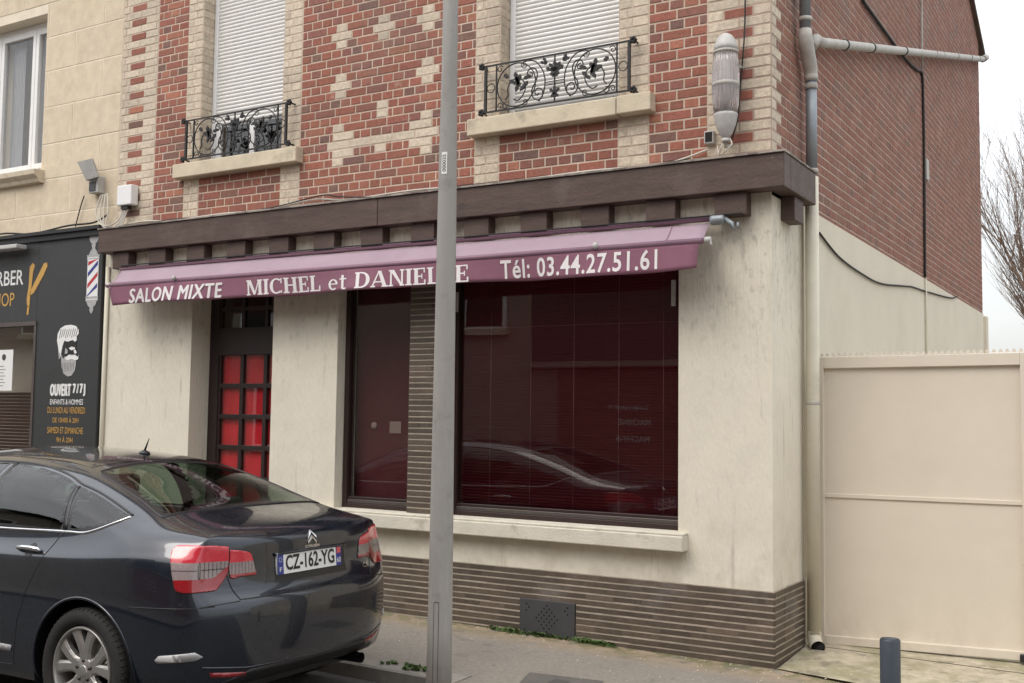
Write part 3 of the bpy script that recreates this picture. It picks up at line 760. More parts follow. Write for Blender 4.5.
b.tube([(-.30, -.10, -.01), (-.24, -.12, -.05), (-.225, -.13, -.10)], [.018, .016, .010], 10); b.tube([(-.20, -.12, -.045), (-.20, -.12, -.09)], .009, 8)
b.build_each('crank_gear', m_['zinc'], aw)
b = MB()
for x in (-.355, -6.40): b.lathe([(0, 0), (.022, 0), (.022, .04), (0, .04)], (x, BY, BZ-.01), 'x', 12); b.tube([(x+.03, BY, BZ-.01), (x+.05, BY-.01, BZ-.05)], .008)
for x in (-1.165, -5.46): b.lathe([(0, -.02), (.02, -.01), (.02, .02), (0, .03)], (x, BY-.03, BZ+.0), 'z', 10)
b.build_each('end_fitting', m_['cast'], aw)
b = MB()
for x in (-6.3, -.55): b.tube([(x, -.03, -.10), (x, -.18, -.15), (x, BY+.02, BZ-.02)], .016, 8)
b.build_each('folding_arm', m_['cast'], aw)

# ------------------------------------------------------------------ balcony railings
def spiral(cx, cz, r0, r1, a0, a1, n=26):
    return [(cx+(r0+(r1-r0)*k/n)*math.cos(R(a0+(a1-a0)*k/n)), cz+(r0+(r1-r0)*k/n)*math.sin(R(a0+(a1-a0)*k/n))) for k in range(n+1)]
def smooth(P, n=6):
    Q = []
    for i in range(len(P)-1):
        p0, p1, p2, p3 = P[max(i-1, 0)], P[i], P[i+1], P[min(i+2, len(P)-1)]
        for k in range(n):
            t = k/n
            Q.append(tuple(.5*((2*p1[c])+(-p0[c]+p2[c])*t+(2*p0[c]-5*p1[c]+4*p2[c]-p3[c])*t*t+(-p0[c]+3*p1[c]-3*p2[c]+p3[c])*t**3) for c in range(len(p1))))
    Q.append(tuple(P[-1])); return Q
def railing(cx, hw, label, drapes=False):
    """thing centred at cx, half width hw; rails z 4.06..4.43"""
    t = thing('balcony_railing', label, 'railing', (cx, -.075, 4.06), 'wrought iron window railings')
    hgt = .372
    def L(P, flip): return [((-x if flip else x), 0, z) for x, z in P]
    b = MB()
    b.box((-hw-.02, -.006, hgt-.006), (hw+.02, .006, hgt+.006)); b.box((-hw-.02, -.006, -.006), (hw+.02, .006, .006)); b.build_each('rail', m_['iron'], t)
    b = MB()
    for f in (-1, 1):
        b.box((f*hw-.01, -.01, -.006), (f*hw+.01, .01, hgt+.006)); b.box((f*(hw-.10)-.005, -.006, 0), (f*(hw-.10)+.005, .006, hgt))
        for z in (0, hgt):
            b.tube([(f*(hw+.01), 0, z), (f*(hw+.035), .05, z), (f*(hw+.035), .08, z)], .008, 6)
    b.build_each('post', m_['iron'], t)
    b = MB()
    for f in (-1, 1):
        for z in (0, hgt):
            b = MB()
            for q in range(5):
                a = q*1.256; b.lathe([(.0, -.016), (.014, -.008), (.014, .008), (0, .016)], (f*(hw+.035)+.016*math.cos(a), -.005, z+.016*math.sin(a)), 'y', 6)
            b.build('rosette', m_['iron'], t)
    b = MB(); sx = hw/.63; rr = .0055
    for f in (False, True):
        def T(P, r=rr): b.tube(L([(x*sx, z) for x, z in P], f), r, 5)
        T(spiral(-.58, .19, .036, .036, 0, 360, 16), .004)
        # big ring
        T([(-.345+.175*math.cos(R(a)), .185+.172*math.sin(R(a))) for a in range(-60, 302, 12)])
        # inner ring with tails
        T(smooth([(-.445, .075), (-.42, .11), (-.425, .16), (-.395, .215), (-.335, .235), (-.275, .2), (-.262, .14), (-.29, .085), (-.33, .06), (-.37, .075)], 5))
        # S scroll
        T(smooth([(-.225, .27), (-.20, .255), (-.205, .23), (-.235, .235), (-.245, .265), (-.22, .295), (-.18, .29), (-.155, .25), (-.165, .19), (-.20, .13), (-.195, .07), (-.15, .035), (-.11, .06), (-.11, .11), (-.15, .13), (-.175, .10), (-.155, .075), (-.14, .09)], 5))
        T(smooth([(-.29, .345), (-.25, .365), (-.17, .34), (-.105, .26), (-.085, .17), (-.10, .08), (-.14, .025)], 5))
        for cx_, cz_, a0 in ((-.495, .33, 30), (-.27, .33, 150), (-.495, .035, -30), (-.265, .04, 210), (-.44, .03, 80)):
            T(spiral(cx_, cz_, .030, .006, a0, a0+420, 18), .004)
    b.build('scroll', m_['iron'], t)
    b = MB(); b.box((-.005, -.005, 0), (.005, .005, hgt))
    for z in (.14, .165): b.box((-.09*sx, -.003, z-.003), (.09*sx, .003, z+.003))
    def leaf(x, z, l, w_, a):      # adds to the current b
        dx, dz = math.cos(R(a)), math.sin(R(a))
        P = [(0, 0), (.3, .45), (.55, .3), (.75, .5), (1, 0), (.75, -.5), (.55, -.3), (.3, -.45)]
        b.prism([(x+dx*p*l-dz*q*w_, z+dz*p*l+dx*q*w_) for p, q in P], -.007, .007)
    b.build('centre_bar', m_['iron'], t); b = MB()
    for a in (90, 55, 125, 25, 155): leaf(0, .24, .085, .032, a)
    for a in (90, 40, 140): leaf(0, .20, .05, .03, a)
    for a in (270, 235, 305, 30, 150, 90): leaf(0, .08, .05, .026, a)
    b.build('leaf_ornament', m_['iron'], t)
    for f in (-1, 1):
        b = MB()
        for a in (20, 60): leaf(f*.07, .31, .06, .026, a if f > 0 else 180-a)
        for (lx, lz, a, l) in ((-.34, .20, 100, .09), (-.34, .19, 150, .075), (-.34, .2, 60, .07), (-.31, .13, 45, .10), (-.31, .16, 110, .1), (-.28, .22, 20, .07), (-.35, .13, 70, .09), (-.42, .25, 140, .05)):
            x = lx*sx; leaf(x if f < 0 else -x, lz, l, .034, a if f < 0 else 180-a)
        b.build('leaf_ornament', m_['iron'], t)
    return t
railing(-1.67, .625, 'black wrought iron scroll railing before the shuttered window right of the street pole')
railing(-5.045, .635, 'black wrought iron scroll railing before the half open shutter left of the street pole')

# ------------------------------------------------------------------ old wall lantern near the corner
lt = thing('wall_lantern', 'old ribbed glass wall lantern with pale metal cap by the brick corner', 'lantern', (-.283, -.13, 3.595)); lt.scale = (.93, .93, .94)
b = MB(); b.lathe([(.02, 0), (.045, .03), (.074, .10), (.088, .165), (.09, .18), (.085, .185)], (0, 0, 0), 'z', 28); b.lathe([(.0, -.01), (.03, -.03), (.03, .0)], (0, 0, 0), 'z', 12); b.build('lower_bowl', m_['cast'], lt)
b = MB(); b.lathe([(.084, .185), (.094, .28), (.099, .37), (.099, .45), (.095, .55), (.088, .64)], (0, 0, 0), 'z', 120, flute=24, fa=.035); b.build('ribbed_glass', m_['lampglass'], lt)
b = MB(); b.lathe([(.03, .20), (.03, .62)], (0, 0, 0), 'z', 16); b.lathe([(.035, .3), (.05, .38), (.035, .5)], (0, 0, 0), 'z', 14); b.build('bulb', m_['cast'], lt)
b = MB(); b.lathe([(.100, .385), (.104, .395), (.104, .405), (.100, .415)], (0, 0, 0), 'z', 28); b.lathe([(.092, .635), (.096, .64), (.096, .652), (.09, .655)], (0, 0, 0), 'z', 28); b.build('band', m_['castiron'], lt)
b = MB(); b.lathe([(.09, .655), (.087, .69), (.074, .735), (.05, .77), (.02, .79), (.005, .795)], (0, 0, 0), 'z', 28); b.build('cap', m_['cast'], lt)
b = MB(); b.tube([(0, 0, -.02), (-.02, .05, -.05), (0, .13, -.02)], .012); b.tube([(0.0, .05, .7), (0, .13, .7)], .015); b.tube([(.05, .02, .55), (.09, .12, .55)], .012); b.build('arm', m_['castiron'], lt)
b = MB(); b.tube(smooth([(.03, .0, .0), (.05, -.01, -.05), (.0, .0, -.09), (-.06, .05, -.10), (-.09, .08, -.06), (-.1, .1, -.02)]), .006, 6); b.tube(smooth([(-.01, 0, 0), (-.03, -.02, -.07), (-.07, .03, -.12), (-.13, .09, -.12)]), .006, 6); b.build('wire', m_['cablew'], lt)
jb = thing('junction_box', 'small open grey junction box left of the wall lantern', 'junction box', (-.44, -.0, 3.60))
b = MB(); b.box((-.035, -.045, .0), (.035, 0, .09)); b.build('body', m_['cast'], jb, .004); b = MB(); b.box((-.026, -.048, .01), (.026, -.044, .08)); b.build('inside', m_['dark'], jb)

# ------------------------------------------------------------------ cables on the front
def cable(name, P, r, mt, label, n=5, cat='cable', group=None):
    b = MB(); b.tube(smooth(P, n), r, 6); return tag(b.build(name, mt), label, cat, group)
cable('cable', [(-6.7, -.03, 3.50), (-6.3, -.03, 3.52), (-5.9, -.035, 3.495), (-5.2, -.03, 3.505), (-4.7, -.03, 3.49), (-4.1, -.03, 3.535), (-3.7, -.03, 3.50), (-3.0, -.03, 3.515), (-2.3, -.03, 3.49), (-1.4, -.03, 3.505), (-.8, -.03, 3.49), (-.45, -.03, 3.56)], .008, m_['cablew'], 'pale cable lying along the top of the brown fascia beam')
cable('cable', [(-6.5, -.05, 3.485), (-5.8, -.05, 3.50), (-5.4, -.05, 3.478), (-4.6, -.05, 3.50), (-4.0, -.05, 3.56), (-3.8, -.05, 3.53), (-3.3, -.05, 3.485), (-2.6, -.04, 3.5), (-1.2, -.05, 3.482), (-.6, -.05, 3.50)], .006, m_['cable'], 'thin dark cable tangled just above the brown fascia beam')
cable('cable', [(-.17, -.03, 5.5), (-.175, -.035, 4.9), (-.18, -.03, 4.4), (-.21, -.035, 4.0), (-.235, -.03, 3.75), (-.27, -.05, 3.60)], .006, m_['cable'], 'thin black cable hanging down the quoin behind the wall lantern')

# ------------------------------------------------------------------ downpipe and drain
dp = thing('downpipe', 'grey zinc rain pipe becoming a cream pipe at the front corner', 'drainpipe', (.08, .70, 0.05))
b = MB(); b.tube([(0, 0, 3.42), (0, 0, 4.15)], .041, 16); b.tube([(0, -.15, 4.40), (0, -.15, 7.15)], .041, 16); b.build('zinc_pipe', m_['zinc'], dp)
b = MB(); b.tube([(0, -.15, 4.47), (0, -.15, 4.41), (0, -.135, 4.37), (0, -.02, 4.22), (0, 0, 4.17), (0, 0, 4.12)], [.045, .052, .054, .052, .048, .047], 16); b.lathe([(.048, 0), (.051, .01), (.051, .03), (.048, .04)], (0, 0, 4.13), 'z', 18); b.lathe([(.047, 0), (.05, .01), (.05, .028), (.047, .038)], (0, 0, 4.06), 'z', 18); b.lathe([(.045, 0), (.049, .008), (.049, .02), (.045, .03)], (0, -.15, 4.53), 'z', 18); b.lathe([(.046, 0), (.049, .008), (.049, .022), (.046, .03)], (0, 0, 3.43), 'z', 18)
b.build_each('offset_fitting', m_['castiron'], dp)
b = MB(); b.tube([(0, 0, .08), (0, 0, 3.40)], .0485, 18); b.build('cream_pipe', m_['cream_pipe'], dp)
b = MB(); b.tube([(0, 0, .10), (0.0, -.0, .05), (.03, -.06, .012), (.055, -.10, .0)], [.05, .052, .05, .052], 16, cap=False); b.lathe([(.0, 0), (.046, 0), (.046, .004), (0, .004)], (.05, -.088, .003), 'y', 16, 1); b.build('outlet_shoe', [m_['cream_pipe'], m_['hole']], dp)
b = MB()
for z in (4.70, ): b.box((-.055, -.225, z), (-.05, -.115, z+.02))
for z in (1.72,): b.lathe([(.0495, 0), (.0515, .004), (.0515, .02), (.0495, .024)], (0, 0, z), 'z', 18)
b.build('clip', m_['castiron'], dp)
dr_ = thing('drain_pipe', 'pale sloping drain pipe running along the brick gable to the rear gutter', 'drainpipe', (.085, .70, 4.43))
p0 = Vector((0, 0, 0)); P = [(0, -.0, .0), (0, .12, .10), (0, .28, .12), (0, 9.1, 2.57)]
dirp = (Vector(P[3])-Vector(P[2])).normalized()
b = MB(); b.tube(P, .040, 14); b.tube([(0, 9.1, 2.57), (0, 9.45, 2.70)], .05, 12); b.build('pipe', m_['castiron'], dr_)
for t_ in (.7, 1.7, 3.2, 5.0, 6.6, 7.8, 8.6):
    q = Vector(P[2])+dirp*t_; b = MB(); b.tube([q, q+dirp*.03], .046, 14); b.build('collar', m_['black'] if t_ < 4 else m_['castiron'], dr_)
cable('gable_cable', [(.02, 2.58, 5.45), (.02, 3.48, 5.45), (.02, 4.47, 5.46), (.02, 5.1, 5.52), (.02, 5.41, 5.55), (.02, 5.46, 5.2), (.02, 5.47, 4.7), (.02, 5.45, 3.9), (.02, 5.43, 3.26)], .015, m_['cable'], 'thick black cable running down the brick gable')
cable('wall_cable', [(.025, 1.1, 3.10), (.025, 1.68, 2.99), (.025, 2.42, 2.945), (.025, 3.19, 2.94), (.025, 4.24, 3.03), (.025, 4.7, 3.07), (.025, 5.42, 3.10), (.025, 7.06, 3.19), (.025, 7.6, 3.27)], .009, m_['cable'], 'drooping black cable on the cream rendered side wall')
cable('conduit', [(.03, 5.39, 6.9), (.03, 5.36, 5.6)], .012, m_['castiron'], 'thin pale conduit high on the brick gable', cat='conduit')
cable('conduit', [(.03, 5.42, 3.24), (.03, 5.42, .2)], .012, m_['cream_pipe'], 'thin conduit down the cream rendered side wall', cat='conduit')
b = MB(); b.box((.0, 5.52, 4.38), (.04, 5.66, 4.62)); tag(b.build('wall_vent', m_['castiron'], None, .004), 'small pale vent cover beside the black cable on the gable', 'vent')

# ------------------------------------------------------------------ gate
gt = thing('sheet_metal_gate', 'tall cream painted sheet metal gate with toothed top beside the rendered corner', 'gate', (.085, .85, .04))
def leafgate(x0, x1):
    zt = 2.085; zs = .012
    b = MB(); b.box((x0+.02, .012, .06), (x1-.02, .016, zt-.02)); b.build('panel', m_['gate'], gt)
    b = MB(); f = .05
    def sl(x): return zs*(x-x0)
    b.prism([(x0, 0), (x0+.035, 0), (x0+.035, zt), (x0, zt)], -.02, .03)
    b.prism([(x1-.045, .04), (x1, .04), (x1, zt+.01), (x1-.045, zt+.01)], -.02, .03)
    b.prism([(x0+.035, zt-.085), (x1-.045, zt-.075), (x1-.045, zt+.01), (x0+.035, zt)], -.018, .028)
    b.prism([(x0+.035, 0.0), (x1-.045, .04), (x1-.045, .10), (x0+.035, .06)], -.018, .028)
    b.build('gate_frame', m_['gate'], gt, .004)
    b = MB(); b.prism([(x0+.035, 1.055), (x1-.045, 1.065), (x1-.045, 1.095), (x0+.035, 1.085)], .0, .0119); b.build('mid_rail', m_['gate'], gt, .003)
    b = MB(); x = x0+.005; i = 0
    P = [(x0, zt)]
    while x < x1-.02:
        z = zt+.01*(x-x0)/(x1-x0); P += [(x, z+.006), (x+.012, z+.028), (x+.022, z+.028), (x+.034, z+.006)]; x += .042
    P += [(x1, zt+.01)]
    for q in range(1, len(P)-4, 4): b.prism(P[q:q+4], .0, .004)
    b.build('toothed_strip', m_['gate'], gt)
leafgate(.0, 1.405); leafgate(1.42, 2.83)
b = MB(); b.box((1.33, -.05, .035), (1.40, .03, .085)); b.build('latch_block', m_['iron'], gt, .006)
post = MB(); post.box((2.86, -.1, -.1), (3.2, .25, 2.3)); tag(post.build('gate_post', m_['render'], None, .01), 'cream rendered post at the far end of the sheet metal gate', 'post').location = (.085, .85, 0)
b = MB(); b.box((3.5, .9, -.1), (9, 1.15, 2.2)); tag(b.build('garden_wall', m_['render_side'], None, .01), 'rendered wall beyond the gate post', 'wall')

# ------------------------------------------------------------------ pole, bollard
PX, PY = -1.288, -2.05
pl = thing('street_light_pole', 'tall tapered grey steel pole standing on the kerb between car and shop', 'pole', (PX, PY, gz(PX, PY)))
b = MB(); b.tube([(0, 0, .0), (0, 0, .45), (0, 0, 3.1), (0, 0, 3.7), (0, 0, 7.5)], [.0735, .0705, .0535, .0465, .036], 32); b.tube([(0, 0, 7.5), (0, -.1, 7.9), (0, -1.2, 8.1)], .03, 10); b.build('shaft', m_['pole'], pl)
b = MB(); b.box((-.07, -1.7, 8.05), (.07, -1.15, 8.14)); b.build('lamp_head', m_['cast'], pl, .01)
# direction of the camera from the pole, for the hatch and label sticker
ang = math.atan2(-7.247-PY, 2.289-PX)
def onpole(a, z, r): return (r*math.cos(a), r*math.sin(a), z)
b = MB()
for z0, z1, a0, a1 in ((.12, .62, ang-.55, ang-.1),):
    r = .0735
    for (za, zb, aa, ab) in ((z0, z0+.004, a0, a1), (z1-.004, z1, a0, a1), (z0, z1, a0, a0+.04), (z0, z1, a1-.04, a1)):
        n_ = 5; k = b.pts([onpole(aa+(ab-aa)*i/n_, z, r-.0067*z+.0008+.0004) for i in range(n_+1) for z in (za, zb)])
        for i in range(n_): b.face((k+2*i, k+2*i+2, k+2*i+3, k+2*i+1))
b.build('access_hatch', m_['vent'], pl)
b = MB(); n_ = 6; a0, a1 = ang-.72, ang-.08; zz0, zz1 = 3.07, 3.20
k = b.pts([onpole(a0+(a1-a0)*i/n_, z, .0552) for i in range(n_+1) for z in (zz0, zz1)])
for i in range(n_): b.face((k+2*i, k+2*i+2, k+2*i+3, k+2*i+1))
sk = b.build('number_sticker', m_['paper'], pl)
V, F = text_tris('000035', .01); b = MB()
xa, xb = min(v[0] for v in V), max(v[0] for v in V); ya, yb = min(v[1] for v in V), max(v[1] for v in V)
k = b.pts([onpole(ang-.41+((y-ya)/(yb-ya)-.5)*-.42, zz0+.015+(x-xa)/(xb-xa)*(zz1-zz0-.03), .0560) for x, y in V])
for f in F: b.face([k+i for i in f])
b.build('number_lettering', m_['vent'], sk)
bo = thing('bollard', 'short dark blue grey steel bollard before the cream gate', 'bollard', (1.04, -1.35, -.03))
b = MB(); b.tube([(0, 0, -.02), (0, 0, .565), (0, 0, .573)], [.051, .051, .046], 28, cap=False); b.lathe([(.046, .573), (.02, .576), (0.001, .577)], (0, 0, 0), 'z', 28); b.build('tube', m_['bollard'], bo)
b = MB(); b.lathe([(.07, 0), (.07, .008), (.052, .012)], (0, 0, 0.02), 'z', 24); b.build('base_collar', m_['bollard'], bo)

# ------------------------------------------------------------------ stone building + barber shop
stn = thing('stone_building', 'pale ashlar stone building with a charcoal barber shopfront left of the salon', 'building', (-6.86, 0, 0))
OX = -6.86
sbk = MB(); sbk.col = []
def stonec():
    k = random.uniform(.97, 1.03); return (.64*k, .545*k, .405*k)
PSn = lambda u, d, z: (u-OX, -d, z)
SZ = [3.46, 3.72, 4.10, 4.48, 4.88, 5.277, 5.65, 6.03, 6.4, 6.78, 7.15]
WSX0, WSX1 = -9.35, -7.965; WSZ0, WSZ1 = 4.22, 5.93
for i in range(len(SZ)-1):
    z0, z1 = SZ[i], SZ[i+1]
    ph = -7.47 if i % 2 else -7.0
    spans = [(-14, -6.722)]
    if z1 > WSZ0+.05 and z0 < WSZ1-.05: spans = [(-14, WSX0), (WSX1, -6.722)]
    for a, c in spans: row(sbk, z0, z1, a, c, -7.47 if i % 2 else -7.02, .90, stonec, PSn)
sbk.build('ashlar_wall', m_['stone'], stn)
b = MB()
for a, c, z0, z1 in ((-14, WSX0, 3.3, 7.2), (WSX1, -6.722, 3.3, 7.2), (WSX0, WSX1, 3.3, WSZ0), (WSX0, WSX1, WSZ1, 7.2)): b.box((a-OX, .0008, z0), (c-OX, .4, z1))
b.build('wall_joints', m_['stone_joint'], stn)
b = MB(); b.box((-14-OX, .4, 0), (-6.75-OX, 10, 7.2)); b.build('wall_core', m_['render_side'], stn)
b = MB(); b.quad([(-14-OX, -.4, 7.15), (-6.75-OX, -.4, 7.15), (-6.75-OX, 5, 9.5), (-14-OX, 5, 9.5)]); b.quad([(-14-OX, 10.4, 7.15), (-6.75-OX, 10.4, 7.15), (-6.75-OX, 5, 9.5), (-14-OX, 5, 9.5)]); b.build('roof', m_['roof'], stn)
# white window
wn = bpy.data.objects.new('white_window', None); COL.objects.link(wn); wn.parent = stn
b = MB(); y0 = .16
X0, X1 = WSX0-OX, WSX1-OX; xm = (X0+X1)/2
b.box((X0, y0, WSZ0), (X0+.06, y0+.07, WSZ1)); b.box((X1-.06, y0, WSZ0), (X1, y0+.07, WSZ1)); b.box((X0+.06, y0, WSZ0), (X1-.06, y0+.07, WSZ0+.07)); b.box((X0+.06, y0, WSZ1-.07), (X1-.06, y0+.07, WSZ1)); b.build('frame', m_['white'], wn, .005)
b = MB()
for xa, xb in ((X0+.06, xm-.32), (xm-.32, xm+.30), (xm+.30, X1-.06)):
    b.box((xa+.003, y0-.01, WSZ0+.07), (xa+.055, y0+.05, WSZ1-.07)); b.box((xb-.055, y0-.01, WSZ0+.07), (xb-.003, y0+.05, WSZ1-.07)); b.box((xa+.055, y0-.01, WSZ0+.07), (xb-.055, y0+.05, WSZ0+.13)); b.box((xa+.055, y0-.01, WSZ1-.13), (xb-.055, y0+.05, WSZ1-.07))
b.build_each('sash_rail', m_['white'], wn, .004)
box('pane', (X0+.06, y0+.02, WSZ0+.08), (X1-.06, y0+.026, WSZ1-.08), m_['glass'], wn, 0)
b = MB(); k = 70; P = []
for (xa, xb) in ((X0+.4, X1-.75), (X1-.52, X1-.04)):
    P = []
    for i in range(k+1): x = xa+(xb-xa)*i/k; P += [(x, y0+.13+.015*math.sin(i*.8), WSZ0), (x, y0+.13+.015*math.sin(i*.8), WSZ1)]
    a = b.pts(P)
    for i in range(k): b.face((a+2*i, a+2*i+2, a+2*i+3, a+2*i+1), 0, True)
b.build_each('net_curtain', m_['curtain'], wn)
b = MB(); b.box((X1-.75, y0+.2, WSZ0), (X1-.48, y0+.22, WSZ1)); b.build('wooden_panel', m_['wood'], wn)
b = MB(); b.prism([(-.3, 4.08), (-.27, 4.085), (-.255, 4.12), (-.24, 4.15), (-.24, 4.20), (0, 4.215), (0, 4.08)][::1], 0, 1)
sillp = [(-.02, 4.07), (-.06, 4.075), (-.075, 4.11), (-.10, 4.13), (-.12, 4.15), (-.125, 4.20), (.16, 4.217), (.16, 4.07)]
b = MB(); xa, xb = X0-.1, X1+.06; a = b.pts([(xa, y, z) for y, z in sillp]); c = b.pts([(xb, y, z) for y, z in sillp]); n_ = len(sillp)
b.face([a+i for i in range(n_)]); b.face([c+i for i in range(n_)][::-1])
for i in range(n_): b.face((a+i, c+i, c+(i+1) % n_, a+(i+1) % n_))
b.build('window_sill', m_['sill'], stn)
# barber shopfront
FY = -.035
def Xo(x): return x-OX
bw0, bw1, bwz0, bwz1 = -10.2, -7.885, .55, 2.575
fr = MB()
fr.box((Xo(bw1), FY, 0.0), (Xo(-6.872), .3, 3.49)); fr.box((Xo(-12.5), FY, bwz1), (Xo(bw1), .3, 3.49)); fr.box((Xo(-12.5), FY, 0), (Xo(bw1), .3, bwz0)); fr.box((Xo(-12.5), FY, bwz0), (Xo(bw0), .3, bwz1))
sf = fr.build('shopfront_panel', m_['char'], stn, .004)
b = MB(); b.box((Xo(-12.5), FY-.06, 3.49), (Xo(-6.87), .0, 3.525)); b.box((Xo(-12.5), FY-.03, 3.43), (Xo(-6.87), FY, 3.49)); b.build('top_trim', m_['black'], sf)
b = MB(); b.box((Xo(bw0), FY-.012, bwz1-.03), (Xo(bw1)+.01, FY+.05, bwz1+.012)); b.box((Xo(bw1)-.025, FY-.008, bwz0), (Xo(bw1)+.012, FY+.05, bwz1)); b.build('window_frame', m_['frame_strip'], sf)
box('shop_pane', (Xo(bw0), .02, bwz0), (Xo(bw1)-.02, .026, bwz1), m_['glass_shop'], sf, 0)
b = MB(); z = bwz0
while z < bwz1-.75:
    b.quad([(Xo(bw0), .14, z), (Xo(bw1), .14, z), (Xo(bw1), .115, z+.032), (Xo(bw0), .115, z+.032)]); z += .036
b.build('slatted_blind', m_['wood'], sf)
box('shop_interior', (Xo(bw0)-.3, .9, 0), (Xo(bw1)+.3, .95, 3.2), m_['wood'], sf, 0)
b = MB(); b.box((Xo(-9.4), FY-.16, 3.355), (Xo(-8.05), FY-.03, 3.40)); b.build('strip_light', m_['cast'], sf, .01)
Pb = lambda x, z: (x-OX, FY-.003, z)
b = MB(); text(b, 'BARBER', Pb, -8.845, -8.13, 2.99, 3.15, .010); b.build('lettering', m_['pw'], sf)
b = MB(); text(b, 'SHOP', Pb, -8.70, -8.27, 2.765, 2.91, .004); b.build('lettering', m_['gold'], sf)
b = MB()
for P in ([(-8.20, 2.70), (-8.165, 2.72), (-8.155, 2.84), (-8.125, 3.10), (-8.10, 3.17), (-8.14, 3.20), (-8.185, 3.16), (-8.19, 2.95), (-8.215, 2.80)],
          [(-8.17, 2.83), (-8.10, 2.86), (-7.95, 3.05), (-7.89, 3.15), (-7.90, 3.19), (-7.95, 3.185), (-8.05, 3.04), (-8.15, 2.90)],
          [(-8.205, 2.62), (-8.175, 2.62), (-8.165, 2.72), (-8.2, 2.72)]):
    b.prism([(x-OX+.155, 2.66+(z-2.62)*.95) for x, z in P], FY-.003, FY-.001)
b.build('razor_emblem', m_['gold'], sf)
b = MB(); text(b, 'OUVERT', Pb, -7.61, -7.27, 1.80, 1.93, 0, 0, 0, 1.15, dup=.010); text(b, '7 / 7 J', Pb, -7.25, -7.05, 1.80, 1.93, 0, 0, 0, 1.0, dup=.009); b.build('lettering', m_['pw'], sf)
b = MB(); text(b, 'ENFANTS & HOMMES', Pb, -7.60, -7.08, 1.715, 1.77, .006); b.build('lettering', m_['pw'], sf)
for s_, x0, x1, z0 in (('DU LUNDI AU VENDREDI', -7.635, -7.045, 1.625), ('DE 10H00 À 20H', -7.545, -7.14, 1.53), ('SAMEDI ET DIMANCHE', -7.625, -7.065, 1.42), ('9H À 20H', -7.475, -7.22, 1.33)):
    b = MB(); text(b, s_, Pb, x0, x1, z0, z0+.065, .004); b.build('lettering', m_['gold'], sf)
# bearded man print
def hp(P, mi, lay=0): bb_.prism([((-7.355+x*.19)-OX, 2.265+z*.262) for x, z in P], FY-.0025-lay*.0006, FY-.001, mi)
bb_ = MB()
hp([(-.72, -.10), (-.80, .15), (-.92, .42), (-.88, .70), (-.66, .90), (-.30, 1.0), (.20, 1.02), (.62, .96), (.84, .82), (.86, .66), (.70, .56), (.72, .40), (.60, .34), (.40, .42), (.0, .36), (-.30, .40), (-.42, .22), (-.50, .02), (-.56, -.22), (-.68, -.30)], 0)
hp([(-.42, .22), (-.30, .40), (.0, .36), (.40, .42), (.60, .34), (.70, .40), (.72, .20), (.66, .10), (.80, -.08), (.74, -.14), (.62, -.14), (.2, -.10), (-.2, -.22), (-.5, -.1)], 2, 1)
hp([(.10, .10), (.30, .16), (.62, .12), (.60, .05), (.30, .02)], 0, 2)
hp([(-.18, .12), (.02, .02), (.0, -.10), (-.22, -.12)], 1, 2)
hp([(.52, .02), (.66, .04), (.78, -.08), (.70, -.12), (.56, -.10)], 0, 2)
hp([(-.52, -.14), (-.36, -.30), (-.10, -.22), (.2, -.14), (.55, -.16), (.70, -.22), (.74, -.50), (.66, -.78), (.40, -.97), (.08, -1.0), (-.26, -.88), (-.44, -.62), (-.50, -.35)], 1, 1)
hp([(-.10, -.26), (.12, -.16), (.40, -.20), (.62, -.16), (.88, -.26), (.95, -.16), (.90, -.34), (.66, -.38), (.40, -.32), (.10, -.36), (-.10, -.34), (-.22, -.22)], 0, 3)
hp([(-.74, -.06), (-.62, -.08), (-.60, -.28), (-.70, -.32)], 1, 2)
for q in range(9):      # engraved strands
    x0 = -.74+.17*q; hp([(x0, .52+.03*(q % 3)), (x0+.03, .50+.03*(q % 3)), (x0+.16, .86-.02*(q % 2)), (x0+.13, .88-.02*(q % 2))], 2, 2)
for q in range(8):
    x0 = -.36+.13*q; hp([(x0, -.46), (x0+.022, -.46), (x0+.04-.02*q*.3, -.84+.01*q), (x0+.018-.02*q*.3, -.84+.01*q)], 2, 2)
bb_.build('bearded_man_print', [m_['pw'], m_['pg'], m_['black']], sf)
# barber pole print
b = MB(); px_ = -7.01-OX
def pp(P, mi, lay=0): b.prism(P, FY-.0025-lay*.0008, FY-.001, mi)
pp([(px_-.085, 2.80), (px_+.085, 2.80), (px_+.085, 3.20), (px_-.085, 3.20)], 0)
z = 2.83; i = 0
while z < 3.20:
    zz = [(px_-.075, z-.05), (px_+.075, z+.07), (px_+.075, z+.115), (px_-.075, z-.005)]
    zz = [(x, min(3.19, max(2.81, q))) for x, q in zz]
    pp(zz, 1 if i % 2 else 2, 1); z += .115; i += 1
for z0 in (2.765, 3.19): pp([(px_-.10, z0), (px_+.10, z0), (px_+.09, z0+.022), (px_+.10, z0+.045), (px_-.10, z0+.045), (px_-.09, z0+.022)], 3, 1); pp([(px_-.09, z0+.012), (px_+.09, z0+.012), (px_+.09, z0+.02), (px_-.09, z0+.02)], 0, 2)
pp([(px_+.035*math.cos(R(a))*2.0, 3.415+.07*math.sin(R(a))) for a in range(0, 360, 24)], 3)
pp([(px_-.07, 3.235), (px_+.07, 3.235), (px_+.05, 3.27), (px_+.02, 3.30), (px_+.035, 3.345), (px_-.035, 3.345), (px_-.02, 3.30), (px_-.05, 3.27)], 3, 1)
pp([(px_-.08, 2.765), (px_-.06, 2.72), (px_-.025, 2.70), (px_-.03, 2.67), (px_, 2.63), (px_+.03, 2.67), (px_+.025, 2.70), (px_+.06, 2.72), (px_+.08, 2.765)], 3, 1)
b.build('barber_pole_print', [m_['pw'], m_['pr'], m_['pb'], m_['pg']], sf)
